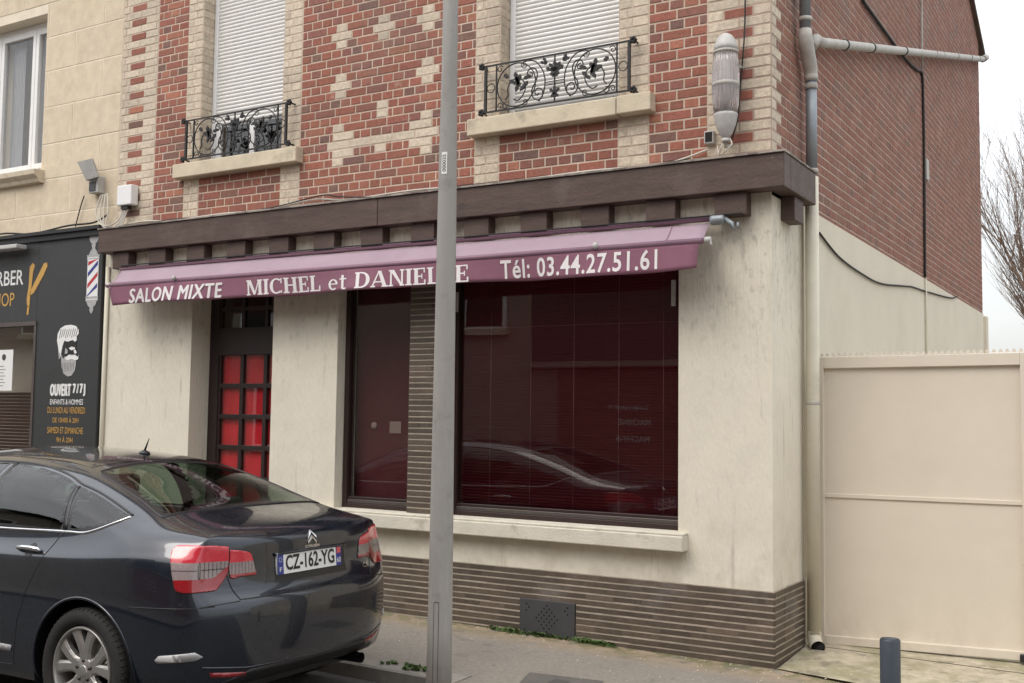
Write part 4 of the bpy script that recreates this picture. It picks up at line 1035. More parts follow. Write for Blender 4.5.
# poster behind the barber window
po = thing('price_poster', 'white price list poster stuck in the barber shop window', 'poster', (-8.52, .012, 1.86))
b = MB(); b.box((-.35, -.001, 0), (.20, .001, .44)); b.build('sheet', m_['paper'], po)
b = MB(); b.prism([(.045+.035*math.cos(R(a)), .36+.035*math.sin(R(a))) for a in range(0, 360, 30)], -.003, -.002)
for q in range(7): b.box((-.2+.02*(q % 3), -.003, .05+.035*q), (.05+.03*(q % 2), -.002, .055+.035*q))
b.build('print', m_['vent'], po)
# boxes on the party wall
fl = thing('floodlight', 'grey tilted floodlight on the pale stone wall above the barber sign', 'floodlight', (-6.99, -.0, 3.86))
b = MB(); b.box((-.07, -.09, 0), (.07, 0, .17)); b.build('meter_body', m_['cast'], fl, .006)
b = MB(); b.prism([(-.20, .33), (.02, .34), (.13, .14), (-.05, .12)], -.14, -.11); b.build('tilted_lens', m_['pole'], fl, .004)
b = MB(); b.box((-.05, -.10, .02), (.04, -.088, .11)); b.build('socket', m_['vent'], fl)
eb = thing('electric_box', 'small white plastic electric box on the cream brick quoin', 'electric box', (-6.49, -.012, 3.69))
b = MB(); b.box((-.12, -.09, 0), (.09, 0, .20)); b.build('cover', m_['white'], eb, .01)
b = MB(); b.box((-.08, -.07, -.035), (.02, -.02, 0)); b.build('gland', m_['black'], eb)
random.seed(3)
for i in range(4):
    x0 = -6.57+.03*i; d = .05+.03*i
    cable('looped_cable', [(x0, -.05, 3.70), (x0-.01-.02*i, -.09, 3.60-d*.9), (x0-.12, -.11, 3.545-d*.9), (x0-.26, -.11, 3.56-.7*d), (x0-.36+.03*i, -.09, 3.66), (x0-.34, -.05, 3.84)], .007, m_['cablew'], 'white cable looping between the electric box and the floodlight', group='looping white cables')
cable('roof_cable', [(-12, -.05, 3.56), (-10, -.05, 3.50), (-8.6, -.06, 3.56), (-8.0, -.06, 3.52), (-7.4, -.06, 3.56), (-7.0, -.06, 3.56), (-6.8, -.06, 3.62)], .010, m_['cable'], 'black cable lying on top of the barber shopfront')
cable('thin_cable', [(-7.32, -.03, 3.55), (-7.25, -.03, 3.75), (-7.2, -.03, 3.86)], .006, m_['cable'], 'short thin dark cable rising from the barber shopfront to the stone wall')
b = MB(); b.tube([(-6.80, -.02, .1), (-6.80, -.02, 3.1)], .022, 8); tag(b.build('party_wall_conduit', m_['cream_pipe']), 'thin cream conduit between the barber front and the salon wall', 'conduit')

# ------------------------------------------------------------------ street across (seen in reflections)
def opp(name, x0, x1, z1, mt, label, dark=False):
    t = thing(name, label, 'building', ((x0+x1)/2, -10.5, 0)); w2 = (x1-x0)/2
    b = MB(); b.box((-w2, -6, -.3), (w2, 0, z1)); b.build('wall', mt, t)
    b = MB(); b.quad([(-w2, .3, z1), (w2, .3, z1), (w2, -3, z1+2.0), (-w2, -3, z1+2.0)]); b.quad([(-w2, -6.3, z1), (w2, -6.3, z1), (w2, -3, z1+2.0), (-w2, -3, z1+2.0)]); b.build('roof', m_['roof'], t)
    return t, w2
def oppwin(t, x, z, w_=1.0, h=1.5, mt='white'):
    b = MB(); b.box((x-w_/2-.05, 0, z), (x+w_/2+.05, .03, z+h)); f = b.build('window', m_[mt], t)
    box('pane', (x-w_/2+.04, .031, z+.05), (x+w_/2-.04, .036, z+h-.05), m_['dark'], f, 0); box('sill', (x-w_/2-.12, 0, z-.12), (x+w_/2+.12, .12, z), m_['sill'], f, 0)
t, w2 = opp('pale_house', -16.5, -8.11, 5.6, m_['opp1'], 'pale rendered house across the street, mirrored in the shop window')
for x in (-3.2, 3.15): oppwin(t, x, 3.35, .9, 1.4)
for x in (-2.6,): oppwin(t, x, .9, 1.1, 1.4)
t, w2 = opp('laundry_shop', -8.10, -2.4, 4.6, m_['opp2'], 'dark clad launderette across the street, mirrored in the shop window')
b = MB(); b.box((-w2, 0, 2.58), (w2, .15, 2.68)); b.build('sign_trim', m_['opp1'], t); b = MB(); b.box((-w2, 0, .0), (-w2+.6, .04, 2.58)); b.box((-w2+.6, 0, 0), (w2, .03, .5)); b.box((1.5, 0, .5), (w2, .04, 2.58)); b.build('pale_pier', m_['opp4'], t)
b = MB(); b.box((-w2+.6, 0.0, .5), (1.5, .02, 2.58)); wp = b.build('shop_window', m_['opp3'], t)
b = MB(); cx = (-8.10-2.4)/2
# mirror-symmetric placing about the glass: seen reversed from the camera as in the photograph
Po = lambda x, z: (-x-cx, .03, z)
def ot(s_, xa, xb, z, h): text(b, s_, lambda x, zz: (-(x)-0.0, .034, zz), -(xb-cx), -(xa-cx), z, z+h, .01)
ot('Lavage à partir de', -6.45, -5.67, 1.77, .12); ot('MACHINE', -6.25, -5.6, 1.52, .11); ot('MACHINE', -6.3, -5.62, 1.22, .11)
b.build('lettering', m_['pw'], wp)
t, w2 = opp('brick_house', -2.3, 6.0, 6.2, m_['opp3'], 'red brick house across the street behind the viewer')
for x in (-2.6, 0, 2.6): oppwin(t, x, 3.6, 1, 1.6); oppwin(t, x, 1.0, 1.1, 1.5)
t, w2 = opp('grey_house', -27, -16.6, 6.0, m_['opp4'], 'greyish pink house far left across the street')
for x in (-3.6, -1, 1.6, 3.8): oppwin(t, x, 3.6, 1, 1.5)
b = MB(); text(b, 'CHARCUTERIE', lambda x, zz: (-x, .04, zz), -4.9, -1.0, 2.9, 3.35, .02); 
b.build('lettering', m_['dark'], t)
t, w2 = opp('corner_house', 6.1, 18, 6.6, m_['opp1'], 'pale corner house across the street on the right')
for x in (-4, -1.5, 1.5, 4): oppwin(t, x, 3.8, 1, 1.6); oppwin(t, x, 1.0, 1.1, 1.5)

# ------------------------------------------------------------------ bare tree behind the gate
random.seed(19)
tr = thing('bare_tree', 'leafless pollarded tree with many upright twigs rising behind the cream gate', 'tree', (1.05, 15.5, 0))
tb, cb = MB(), MB()
def grow(b, p, d, L_, r, lvl):
    P = [p.copy()]; n_ = 5; q = p.copy(); dd = d.copy()
    for i in range(n_):
        dd = (dd + Vector((random.gauss(0, .06), random.gauss(0, .06), .07))).normalized(); q = q + dd*(L_/n_); P.append(q.copy())
    rr = [r*(1-.66*i/n_) for i in range(n_+1)]
    b.tube(P, rr, 6 if lvl < 1 else 4 if lvl < 2 else 3, cap=False)
    if lvl >= 3: return
    for i in range((11, 8, 5)[lvl]):
        t = random.uniform(.08, 1.0); j = min(n_-1, int(t*n_)); pp_ = P[j].lerp(P[j+1], t*n_-j)
        a = random.uniform(0, 6.28); tilt = random.uniform(.2, .6)
        side = Vector((math.cos(a), math.sin(a), 0)); nd = (dd*math.cos(tilt) + side*math.sin(tilt)).normalized(); nd.z = abs(nd.z)
        grow(cb, pp_, nd, L_*random.uniform(.45, .72), max(.0036, rr[j]*.46), lvl+1)
tb.tube([(0, 0, 0), (.03, 0, .8), (.0, .05, 1.5), (.05, .02, 2.3)], [.26, .2, .18, .19], 12)
for i in range(24):
    a = i*2.4; rad = random.uniform(.03, .42); st_ = Vector((.05+.14*math.cos(a), .14*math.sin(a), 1.9+.02*i)); dd = Vector((math.cos(a)*rad*1.5, math.sin(a)*rad, 1)).normalized()
    grow(cb, st_, dd, random.uniform(2.3, 3.6), random.uniform(.04, .07), 0 if i < 15 else 1)
tb.build('trunk', m_['bark'], tr); cb.build('crown', m_['bark'], tr)
# hazy back row far beyond the gate
b = MB(); b.box((8, 28, -.3), (26, 34, 4.2)); tag(b.build('garden_shed', m_['opp4']), 'low building far behind the cream gate', 'building')
#CAR#
# ------------------------------------------------------------------ parked saloon car
m_['paint'] = mat('car_paint', (.011, .016, .026), .26, .04, 2, 0, metal=.42, coat=1.0)
m_['carglass'] = glassmat('car_glass', (.40, .49, .43), 0, 1.65)
m_['carblack'] = mat('car_black_trim', (.010, .010, .011), .35, .05)
m_['rubber'] = mat('tyre_rubber', (.018, .017, .016), .85, .15, 20, .2, 90)
m_['alloy'] = mat('alloy_rim', (.42, .41, .39), .35, .06, 10, .02, metal=.75)
m_['chrome'] = mat('chrome', (.75, .75, .76), .12, .02, metal=1.0)
m_['lampred'] = mat('lamp_red', (.52, .022, .04), .15, .1, 60, 0, coat=1)
m_['lampdk'] = mat('lamp_dark_red', (.26, .006, .012), .15, .1, 60, 0, coat=1)
m_['lampclear'] = mat('lamp_clear', (.25, .20, .195), .15, .15, 90, .2, 200, coat=1)
m_['seat'] = mat('car_seat', (.06, .058, .055), .8, .1)
m_['plate'] = mat('plate_white', (.72, .72, .70), .35, .02)
m_['refl'] = mat('side_marker', (.40, .40, .40), .3, .05, coat=.5)
car = thing('parked_car', 'dark blue grey saloon car parked at the kerb with its rear to the pole', 'car', (-1.835, -2.43, -.068))
CL = lambda s, y, z: (-s, y, z)
# stations: s, W, zcrease, zbelt, T3(y,z), T2(y,z), T1z, T0z, zbottom
ST = [
 (.19, .845, .985, 1.045, (.655, 1.082), (.495, 1.098), 1.105, 1.108, .27),
 (.42, .893, .978, 1.048, (.745, 1.094), (.585, 1.125), 1.142, 1.148, .24),
 (.62, .910, .966, 1.046, (.765, 1.105), (.625, 1.168), 1.165, 1.172, .22),
 (.82, .920, .950, 1.034, (.780, 1.135), (.635, 1.240), 1.238, 1.252, .20),
 (1.08, .927, .930, 1.018, (.785, 1.170), (.630, 1.315), 1.330, 1.348, .19),
 (1.38, .930, .920, 1.008, (.785, 1.200), (.620, 1.385), 1.420, 1.442, .18),
 (1.75, .930, .910, 1.000, (.785, 1.210), (.610, 1.416), 1.466, 1.488, .18),
 (2.25, .930, .900, .990, (.785, 1.205), (.605, 1.426), 1.480, 1.500, .18),
 (2.75, .930, .890, .975, (.785, 1.180), (.60, 1.390), 1.452, 1.472, .18),
 (3.10, .928, .880, .955, (.79, 1.140), (.625, 1.300), 1.365, 1.385, .18),
 (3.45, .925, .868, .930, (.79, 1.040), (.67, 1.135), 1.205, 1.225, .18),
 (3.75, .920, .850, .905, (.77, .975), (.66, 1.015), 1.050, 1.060, .19),
 (4.10, .905, .820, .870, (.74, .915), (.60, .940), .965, .975, .20),
 (4.40, .865, .760, .805, (.70, .840), (.54, .860), .880, .888, .22),
 (4.56, .80, .700, .740, (.66, .770), (.48, .790), .800, .805, .24),
]
def ring(st):
    s, W, zc_, zb, T3, T2, t1, t0, b0 = st
    k = (zc_-.0)/.93
    B = [(0, b0), (.30, b0), (.58, b0), (W-.16, b0)]
    Sd = [(W-.05, b0+.03), (W-.012, b0+.14), (W, .50*k), (W-.001, .68*k), (W-.010, .80*k), (W-.026, zc_-.022), (W-.046, zc_+.008), (W-(.080 if s < .7 else .095), zb)]
    e = .05 if s < .3 else (.018 if s < .5 else 0)
    Sd = [(y-e*(0, 0, 0, 0, .3, .8, 1, 1)[i], z) for i, (y, z) in enumerate(Sd)]
    T = [T3, T2, (.32, t1), (0, t0)]
    return B+Sd+T
NS = 8; IT = 4+NS
def corner(y): y = abs(y); return .0 if y < .01 else (.006 if y < .35 else (.030 if y < .62 else .118))
rearp = [(.24, .10), (.34, .045), (.50, .010), (.66, .010), (.735, .022), (.765, .060), (.80, .076), (.95, .088), (1.03, .082), (1.07, .09)]
def rp(z, tab):
    for (a, p), (c, q) in zip(tab, tab[1:]):
        if z <= c: return p+(q-p)*max(0, (z-a))/(c-a)
    return tab[-1][1]
V = []; Fc = []; HN = 16
full = []
for st in ST:
    h = ring(st); ids = []
    s = st[0]
    L_ = []
    for j, (y, z) in enumerate(h): L_.append((s, y, z))
    Rr = [(s, -y, z) for (s_, y, z) in L_[1:-1]][::-1]
    loop = L_ + Rr; k = len(V); V += [CL(*p) for p in loop]; full.append(k)
NL = len(loop)
for a, c in zip(full, full[1:]):
    for k in range(NL): Fc.append((a+k, a+(k+1) % NL, c+(k+1) % NL, c+k))
def cap(base, rear):
    """grid cap. columns: -3..3 by B/T indices, rows by side index 4..10"""
    h = list(range(NL)); get = lambda j, sgn: base + (j if sgn > 0 or j in (0, IT+3) else NL-j)
    colsB = [(3, -1), (2, -1), (1, -1), (0, 1), (1, 1), (2, 1), (3, 1)]; colsT = [(IT, -1), (IT+1, -1), (IT+2, -1), (IT+3, 1), (IT+2, 1), (IT+1, 1), (IT, 1)]
    rowsidx = list(range(4, 12))
    zz = ([.30, .45, .64, .735, .768, .86, .96, 1.062] if rear else [.28, .36, .46, .55, .60, .64, .68, .72])
    ys = [-.72, -.55, -.30, 0, .30, .55, .72]
    grid = [[get(j, s_) for j, s_ in colsB]]
    for ri, z in zip(rowsidx, zz):
        r_ = []
        for y in ys:
            if rear: s = rp(z, rearp)+corner(y)*(1.0 if z < .75 else 1.1)
            else: s = 4.775 - [.02, .0, .0, .01, .02, .035, .06, .10][ri-4] - corner(y)*1.2
            V.append(CL(s, y, z)); r_.append(len(V)-1)
        grid.append(r_)
    grid.append([get(j, s_) for j, s_ in colsT])
    side = lambda sgn: [get(j, sgn) for j in rowsidx]
    for i in range(len(grid)-1):
        for k in range(6): Fc.append((grid[i][k], grid[i][k+1], grid[i+1][k+1], grid[i+1][k]))
    for sgn, col in ((-1, 0), (1, 6)):
        sd = [get(3, sgn)]+side(sgn)+[get(IT, sgn)]; gr = [g[col] for g in grid]
        for i in range(len(sd)-1):
            q = [sd[i], sd[i+1], gr[i+1], gr[i]]; q2 = []
            for v in q:
                if v not in q2: q2.append(v)
            Fc.append(tuple(q2))
cap(full[0], True); cap(full[-1], False)
me = bpy.data.meshes.new('cage'); me.from_pydata(V, [], Fc)
bm = bmesh.new(); bm.from_mesh(me); bmesh.ops.recalc_face_normals(bm, faces=bm.faces); bm.to_mesh(me); bm.free()
cg = bpy.data.objects.new('cage', me); COL.objects.link(cg); md = cg.modifiers.new('s', 'SUBSURF'); md.levels = 4; md.render_levels = 4
dg = bpy.context.evaluated_depsgraph_get(); sk = bpy.data.meshes.new_from_object(cg.evaluated_get(dg)); bpy.data.objects.remove(cg)
SV = [v.co.copy() for v in sk.vertices]; SN = [v.normal.copy() for v in sk.vertices]; SF = [tuple(p.vertices) for p in sk.polygons]; SC = [p.center.copy() for p in sk.polygons]; SNF = [p.normal.copy() for p in sk.polygons]
if sum(n.z for n, c in zip(SNF, SC) if c.z > 1.3) < 0: SN = [-n for n in SN]; SNF = [-n for n in SNF]; SF = [f[::-1] for f in SF]
bvh = BVHTree.FromPolygons(SV, SF)
def inside(p, poly):
    x, z = p; c = False; n = len(poly)
    for i in range(n):
        x1, z1 = poly[i]; x2, z2 = poly[i-1]
        if (z1 > z) != (z2 > z) and x < (x2-x1)*(z-z1)/(z2-z1)+x1: c = not c
    return c
def hit(axis, a, c, side=1):
    """axis 'y': a=s c=z from outside at side ; 'x': a=y c=z from the rear ; 'z': a=s c=y from above"""
    if axis == 'y': o, d = Vector((-a, side*3, c)), Vector((0, -side, 0))
    elif axis == 'x': o, d = Vector((2, a, c)), Vector((-1, 0, 0))
    elif axis == 'c':      # around the rear corner: a = angle(rad)*.5 from straight back, c = z
        t = a/.5; d = Vector((-math.cos(t), -side*math.sin(t), 0)); o = Vector((-.5, side*.4, c))-d*3
    else: o, d = Vector((-a, c, 4)), Vector((0, 0, -1))
    p, n, i, _ = bvh.ray_cast(o, d)
    if p is None: return o+d*3, -d
    if n.dot(d) > 0: n = -n
    q = Vector((0, 0, 0))
    for v in SF[i]: q += SN[v]/((SV[v]-p).length+1e-4)
    if q.length > 0:
        q.normalize(); n = q if q.dot(n) > 0 else n
    return p, n
def dens(poly, closed=True, step=.03):
    Q = []; n = len(poly)
    for i in range(n if closed else n-1):
        a, b_ = poly[i], poly[(i+1) % n]; L_ = math.dist(a, b_); k = max(1, int(L_/step))
        for j in range(k): Q.append((a[0]+(b_[0]-a[0])*j/k, a[1]+(b_[1]-a[1])*j/k))
    if not closed: Q.append(poly[-1])
    return Q
def panel(name, poly, axis, mats, parent, off=.003, side=1, step=.03, matf=None, thick=0, cons=()):
    P = dens(poly, True, step*.7); x0, x1 = min(p[0] for p in P), max(p[0] for p in P); z0, z1 = min(p[1] for p in P), max(p[1] for p in P)
    pts = list(P); E_ = [(i, (i+1) % len(P)) for i in range(len(P))]
    for cl in cons:
        q = dens(cl, False, step*.7); k = len(pts); pts += q; E_ += [(k+i, k+i+1) for i in range(len(q)-1)]
    x = x0+step*.5
    while x < x1:
        z = z0+step*.5
        while z < z1:
            if inside((x, z), poly): pts.append((x, z))
            z += step
        x += step
    vs, es, fs, *_ = delaunay_2d_cdt([Vector(p) for p in pts], E_, [], 0, 1e-5)
    b = MB(); H_ = [hit(axis, v.x, v.y, side) for v in vs]
    b.pts([p+n*off for p, n in H_])
    for f in fs:
        cx = sum(vs[i].x for i in f)/len(f); cz = sum(vs[i].y for i in f)/len(f)
        if not inside((cx, cz), poly): continue
        b.face(f, matf(cx, cz) if matf else 0, True)
    b2 = MB(); b2.v, b2.f, b2.mi, b2.sm = b.v, b.f, b.mi, b.sm
    me_ = bpy.data.meshes.new(name); me_.from_pydata(b.v, [], b.f)
    for m2 in (mats if isinstance(mats, (list, tuple)) else [mats]): me_.materials.append(m2)
    me_.polygons.foreach_set('material_index', b.mi); me_.polygons.foreach_set('use_smooth', b.sm)
    o = bpy.data.objects.new(name, me_); COL.objects.link(o); o.parent = parent
    # consistent outward normals
    me_ = o.data
    s_ = sum((p.normal.dot(H_[p.vertices[0]][1]) if p.vertices[0] < len(H_) else 0) for p in me_.polygons)
    if s_ < 0: me_.flip_normals()
    if not thick: me_.normals_split_custom_set_from_vertices([tuple(n) for p, n in H_])
    if thick: md = o.modifiers.new('s', 'SOLIDIFY'); md.thickness = thick; md.offset = -1
    return o
def strip(b, line, axis, r, off=0., side=1, closed=False, mi=0, n=6, step=.03):
    P = dens(line, closed, step); b.tube([hit(axis, a, c, side)[0]+hit(axis, a, c, side)[1]*off for a, c in P], r, n, mi, closed=closed); return b
# outlines (s, z) on the sides
def sm2(P, n=6): return smooth(P, n)
GL_REAR_DOOR = [(1.285, 1.295), (1.38, 1.325), (1.50, 1.350), (1.685, 1.376), (1.95, 1.392), (1.95, 1.045), (1.195, 1.060)]
GL_QUART = [(1.24, 1.287), (1.13, 1.262), (1.02, 1.232), (.90, 1.195), (.765, 1.155), (.80, 1.135), (.90, 1.095), (.994, 1.068), (1.155, 1.062)]
GL_FRONT = [(2.02, 1.395), (2.45, 1.390), (2.75, 1.355), (3.05, 1.265), (3.35, 1.13), (3.52, 1.035), (3.3, 1.035), (2.02, 1.055)]
DOOR_R = [(1.19, 1.045), (1.27, .90), (1.36, .72), (1.42, .55), (1.46, .30), (1.98, .28), (1.98, 1.03)]
DOOR_F = [(2.0, 1.03), (2.0, .28), (3.15, .28), (3.2, .6), (3.2, 1.02)]
WR = (.895, .335, .380); WFr = (3.71, .335, .372)
RW = [(.60, -.64), (.60, -.3), (.595, 0), (.60, .3), (.60, .64), (.80, .595), (1.0, .57), (1.25, .53), (1.30, .50), (1.325, .25), (1.33, 0), (1.325, -.25), (1.30, -.50), (1.25, -.53), (1.0, -.57), (.80, -.595)]
WSc = [(3.02, -.50), (3.0, 0), (3.02, .50), (3.35, .60), (3.60, .68), (3.70, .60), (3.78, 0), (3.70, -.60), (3.60, -.68), (3.35, -.60)]
BOOT = [(-.625, 1.3), (-.625, 1.02), (-.60, .90), (-.575, .80), (-.55, .752), (.55, .752), (.575, .80), (.60, .90), (.625, 1.02), (.625, 1.3)]
def shrink(poly, d):
    cx = sum(p[0] for p in poly)/len(poly); cz = sum(p[1] for p in poly)/len(poly)
    Q = []
    for x, z in poly:
        L_ = math.hypot(x-cx, z-cz); Q.append((x-(x-cx)/L_*d, z-(z-cz)/L_*d))
    return Q
holes_side = [shrink(p, .016) for p in (GL_REAR_DOOR, GL_QUART, GL_FRONT)]
hrw, hws = shrink(RW, .02), shrink(WSc, .02)
groups = {'body': [], 'rear_door': [], 'front_door': [], 'far_rear_door': [], 'far_front_door': [], 'boot_lid': [], 'rear_bumper': []}
for f, c, nf in zip(SF, SC, SNF):
    s, y, z = -c.x, c.y, c.z
    if abs(y) > .5 and abs(nf.y) > .08 and z < 1.44 and any(inside((s, z), p) for p in holes_side): continue
    if nf.z > .15 and z > .95 and (inside((s, y), hrw) or inside((s, y), hws)): continue
    if abs(y) > .55 and any((s-a)**2+(z-b_)**2 < r*r for a, b_, r in (WR, WFr)): continue
    if z < .30 and nf.z < -.8: continue
    if abs(y) > .6 and inside((s, z), DOOR_R): g = 'rear_door' if y < 0 else 'far_rear_door'
    elif abs(y) > .6 and inside((s, z), DOOR_F): g = 'front_door' if y < 0 else 'far_front_door'
    elif s < .60 and z > .752 and abs(y) < .55+.07*min(1, (z-.75)/.25): g = 'boot_lid'
    elif s < .62 and z < .735: g = 'rear_bumper'
    else: g = 'body'
    groups[g].append(f)
parts = {}
for g, fs in groups.items():
    used = sorted({i for f in fs for i in f}); mp_ = {v: i for i, v in enumerate(used)}
    co = [SV[i].copy() for i in used]
    # snap arch edges to the circle
    for (a, b_, r) in (WR, WFr):
        for v in co:
            d = math.hypot(-v.x-a, v.z-b_)
            if abs(v.y) > .55 and d < r+.022 and d > .1:
                v.x = -(a+(-v.x-a)/d*r*1.0) if d < r+.014 else v.x; v.z = b_+(v.z-b_)/d*r if d < r+.014 else v.z
    me = bpy.data.meshes.new(g); me.from_pydata([tuple(v) for v in co], [], [tuple(mp_[i] for i in f) for f in fs]); me.materials.append(m_['paint'])
    me.polygons.foreach_set('use_smooth', [True]*len(fs)); me.normals_split_custom_set_from_vertices([tuple(SN[i]) for i in used])
    nm = g.replace('far_', ''); o = bpy.data.objects.new(nm, me); COL.objects.link(o); o.parent = car; parts[g] = o
# seams
b = MB(); strip(b, [p for p in DOOR_R[:6]], 'y', .0035, -.001, -1); strip(b, [(1.98, .28), (1.98, 1.03)], 'y', .0035, -.001, -1); b.build('door_gap', m_['carblack'], parts['rear_door'])
b = MB(); strip(b, [(1.98, .27), (3.15, .28), (3.2, .6), (3.2, 1.02)], 'y', .0035, -.001, -1); b.build('door_gap', m_['carblack'], parts['front_door'])
b = MB(); strip(b, [(-.632, 1.055), (-.632, 1.02), (-.607, .90), (-.58, .80), (-.555, .745), (.555, .745), (.58, .80), (.607, .90), (.632, 1.02), (.632, 1.055)], 'x', .004, -.001); strip(b, [(.18, -.635), (.60, -.635)], 'z', .0035, -.001); strip(b, [(.18, .635), (.60, .635)], 'z', .0035, -.001); b.build('lid_gap', m_['carblack'], parts['boot_lid'])
b = MB()
for sd in (-1, 1): strip(b, [(.13, .722), (.35, .716), (.545, .708)], 'y', .0034, -.001, sd)
strip(b, [(-.76, .724), (-.56, .738)], 'x', .0034, -.001); strip(b, [(.56, .738), (.76, .724)], 'x', .0034, -.001)
b.build('bumper_gap', m_['carblack'], parts['rear_bumper'])
b = MB(); strip(b, [(-.74, .415), (-.5, .385), (0, .375), (.5, .385), (.74, .415)], 'x', .006, .0); b.build('bumper_crease', m_['paint'], parts['rear_bumper'])
# bumper lower valance & details
panel('lower_valance', [(-.66, .31), (-.47, .375), (.47, .375), (.66, .31), (.62, .245), (-.62, .245)], 'x', m_['carblack'], parts['rear_bumper'], .004, thick=.004)
for sy in (-1, 1): panel('reflector', [(sy*.70, .385), (sy*.50, .362), (sy*.50, .338), (sy*.69, .358)], 'x', m_['lampdk'], parts['rear_bumper'], .004, thick=.004)
b = MB(); b.tube([(-.30, .50, .25), (-.11, .50, .25)], .032, 14, cap=False); b.build('exhaust_pipe', m_['carblack'], car)
# windows
def frit(poly, d):
    q = shrink(poly, d); return lambda x, z: 0 if inside((x, z), q) else 1
for sd in (-1, 1):
    dr1 = parts['rear_door' if sd < 0 else 'far_rear_door']; dr2 = parts['front_door' if sd < 0 else 'far_front_door']
    panel('door_window', GL_REAR_DOOR, 'y', [m_['carglass'], m_['carblack']], dr1, .0025, sd, .035, frit(GL_REAR_DOOR, .022))
    panel('door_window', GL_FRONT, 'y', [m_['carglass'], m_['carblack']], dr2, .001, sd, .04, frit(GL_FRONT, .022))
    panel('quarter_window', GL_QUART, 'y', [m_['carglass'], m_['carblack']], car, .0025, sd, .02, frit(GL_QUART, .02))
    b = MB(); up = [(.752, 1.158), (.90, 1.207), (1.02, 1.244), (1.13, 1.274), (1.26, 1.303), (1.38, 1.337), (1.50, 1.362), (1.685, 1.388), (1.95, 1.404), (2.45, 1.40), (2.75, 1.362), (3.05, 1.277), (3.35, 1.142), (3.54, 1.035)]
    strip(b, sm2(up, 4), 'y', .0085, -.002, sd); strip(b, [(1.175, 1.06), (1.262, 1.29)], 'y', .014, -.006, sd); strip(b, [(1.975, 1.05), (1.975, 1.40)], 'y', .03, -.022, sd)
    b.build('window_seal', m_['carblack'], car)
    b = MB(); strip(b, sm2([(.752, 1.150), (.80, 1.125), (.90, 1.085), (.985, 1.060), (1.05, 1.052), (1.2, 1.051), (1.75, 1.036), (2.4, 1.030), (3.3, 1.018), (3.5, 1.022)], 5), 'y', .0085, .0, sd); b.build('chrome_strip', m_['chrome'], car)
    # handle
    for s0, dd in ((1.30, dr1), (2.18, dr2)):
        p, n = hit('y', s0+.09, .938, sd)
        b = MB(); b.tube([hit('y', s0+t, .938, sd)[0]+hit('y', s0+t, .938, sd)[1]*o_ for t, o_ in ((0, .0), (.012, .022), (.06, .03), (.13, .03), (.185, .022), (.20, .0))], [.010, .013, .014, .014, .013, .01], 10)
        h_ = b.build('door_handle', m_['chrome'], dd)
        panel('handle_recess', [(s0+.05, .938), (s0+.065, .968), (s0+.09, .978), (s0+.12, .966), (s0+.14, .938), (s0+.12, .905), (s0+.07, .903)], 'y', m_['carblack'], dd, .0015, sd, .02)
    # side trim pieces
    panel('door_trim_strip', [(1.475, .375), (1.465, .41), (3.0, .41), (3.0, .375)], 'y', m_['refl'], dr1, .006, sd, .05, thick=.005)
    panel('side_marker', [(.15, .475), (.17, .500), (.335, .478), (.36, .455), (.345, .440), (.17, .458)], 'y', m_['refl'], parts['rear_bumper'], .006, sd, .03, thick=.005)
    # wheel arch lip and liner
    for a, b_, r in (WR, WFr):
        b = MB(); P = []
        for k in range(37):
            t = R(-22+224*k/36); q, n = hit('y', a+(r+.008)*math.cos(t), b_+(r+.008)*math.sin(t), sd); P.append(q-n*.004)
        b.tube(P, .0085, 8); b.build('wheel_arch_lip', m_['paint'], car)
        b = MB(); k0 = None; P = []
        for k in range(37):
            t = R(-25+230*k/36); P += [(-(a+(r+.012)*math.cos(t)), sd*.905, b_+(r+.012)*math.sin(t)), (-(a+(r+.012)*math.cos(t)), sd*.55, b_+(r+.012)*math.sin(t))]
        k0 = b.pts(P)
        for k in range(36): b.face((k0+2*k, k0+2*k+2, k0+2*k+3, k0+2*k+1))
        b.face([k0+2*k+1 for k in range(37)]); b.build('wheel_liner', m_['carblack'], car)
panel('rear_window', RW, 'z', [m_['carglass'], m_['carblack']], car, .0015, 1, .045, frit(RW, .045))
panel('windscreen', WSc, 'z', [m_['carglass'], m_['carblack']], car, .0015, 1, .06, frit(WSc, .05))
b = MB(); strip(b, RW, 'z', .008, -.002, closed=True); b.build('rear_window_seal', m_['carblack'], car)
panel('roof_glass', [(1.39, -.49), (1.38, 0), (1.39, .49), (2.95, .50), (2.97, 0), (2.95, -.50)], 'z', m_['gloss'], car, .0015, 1, .06)
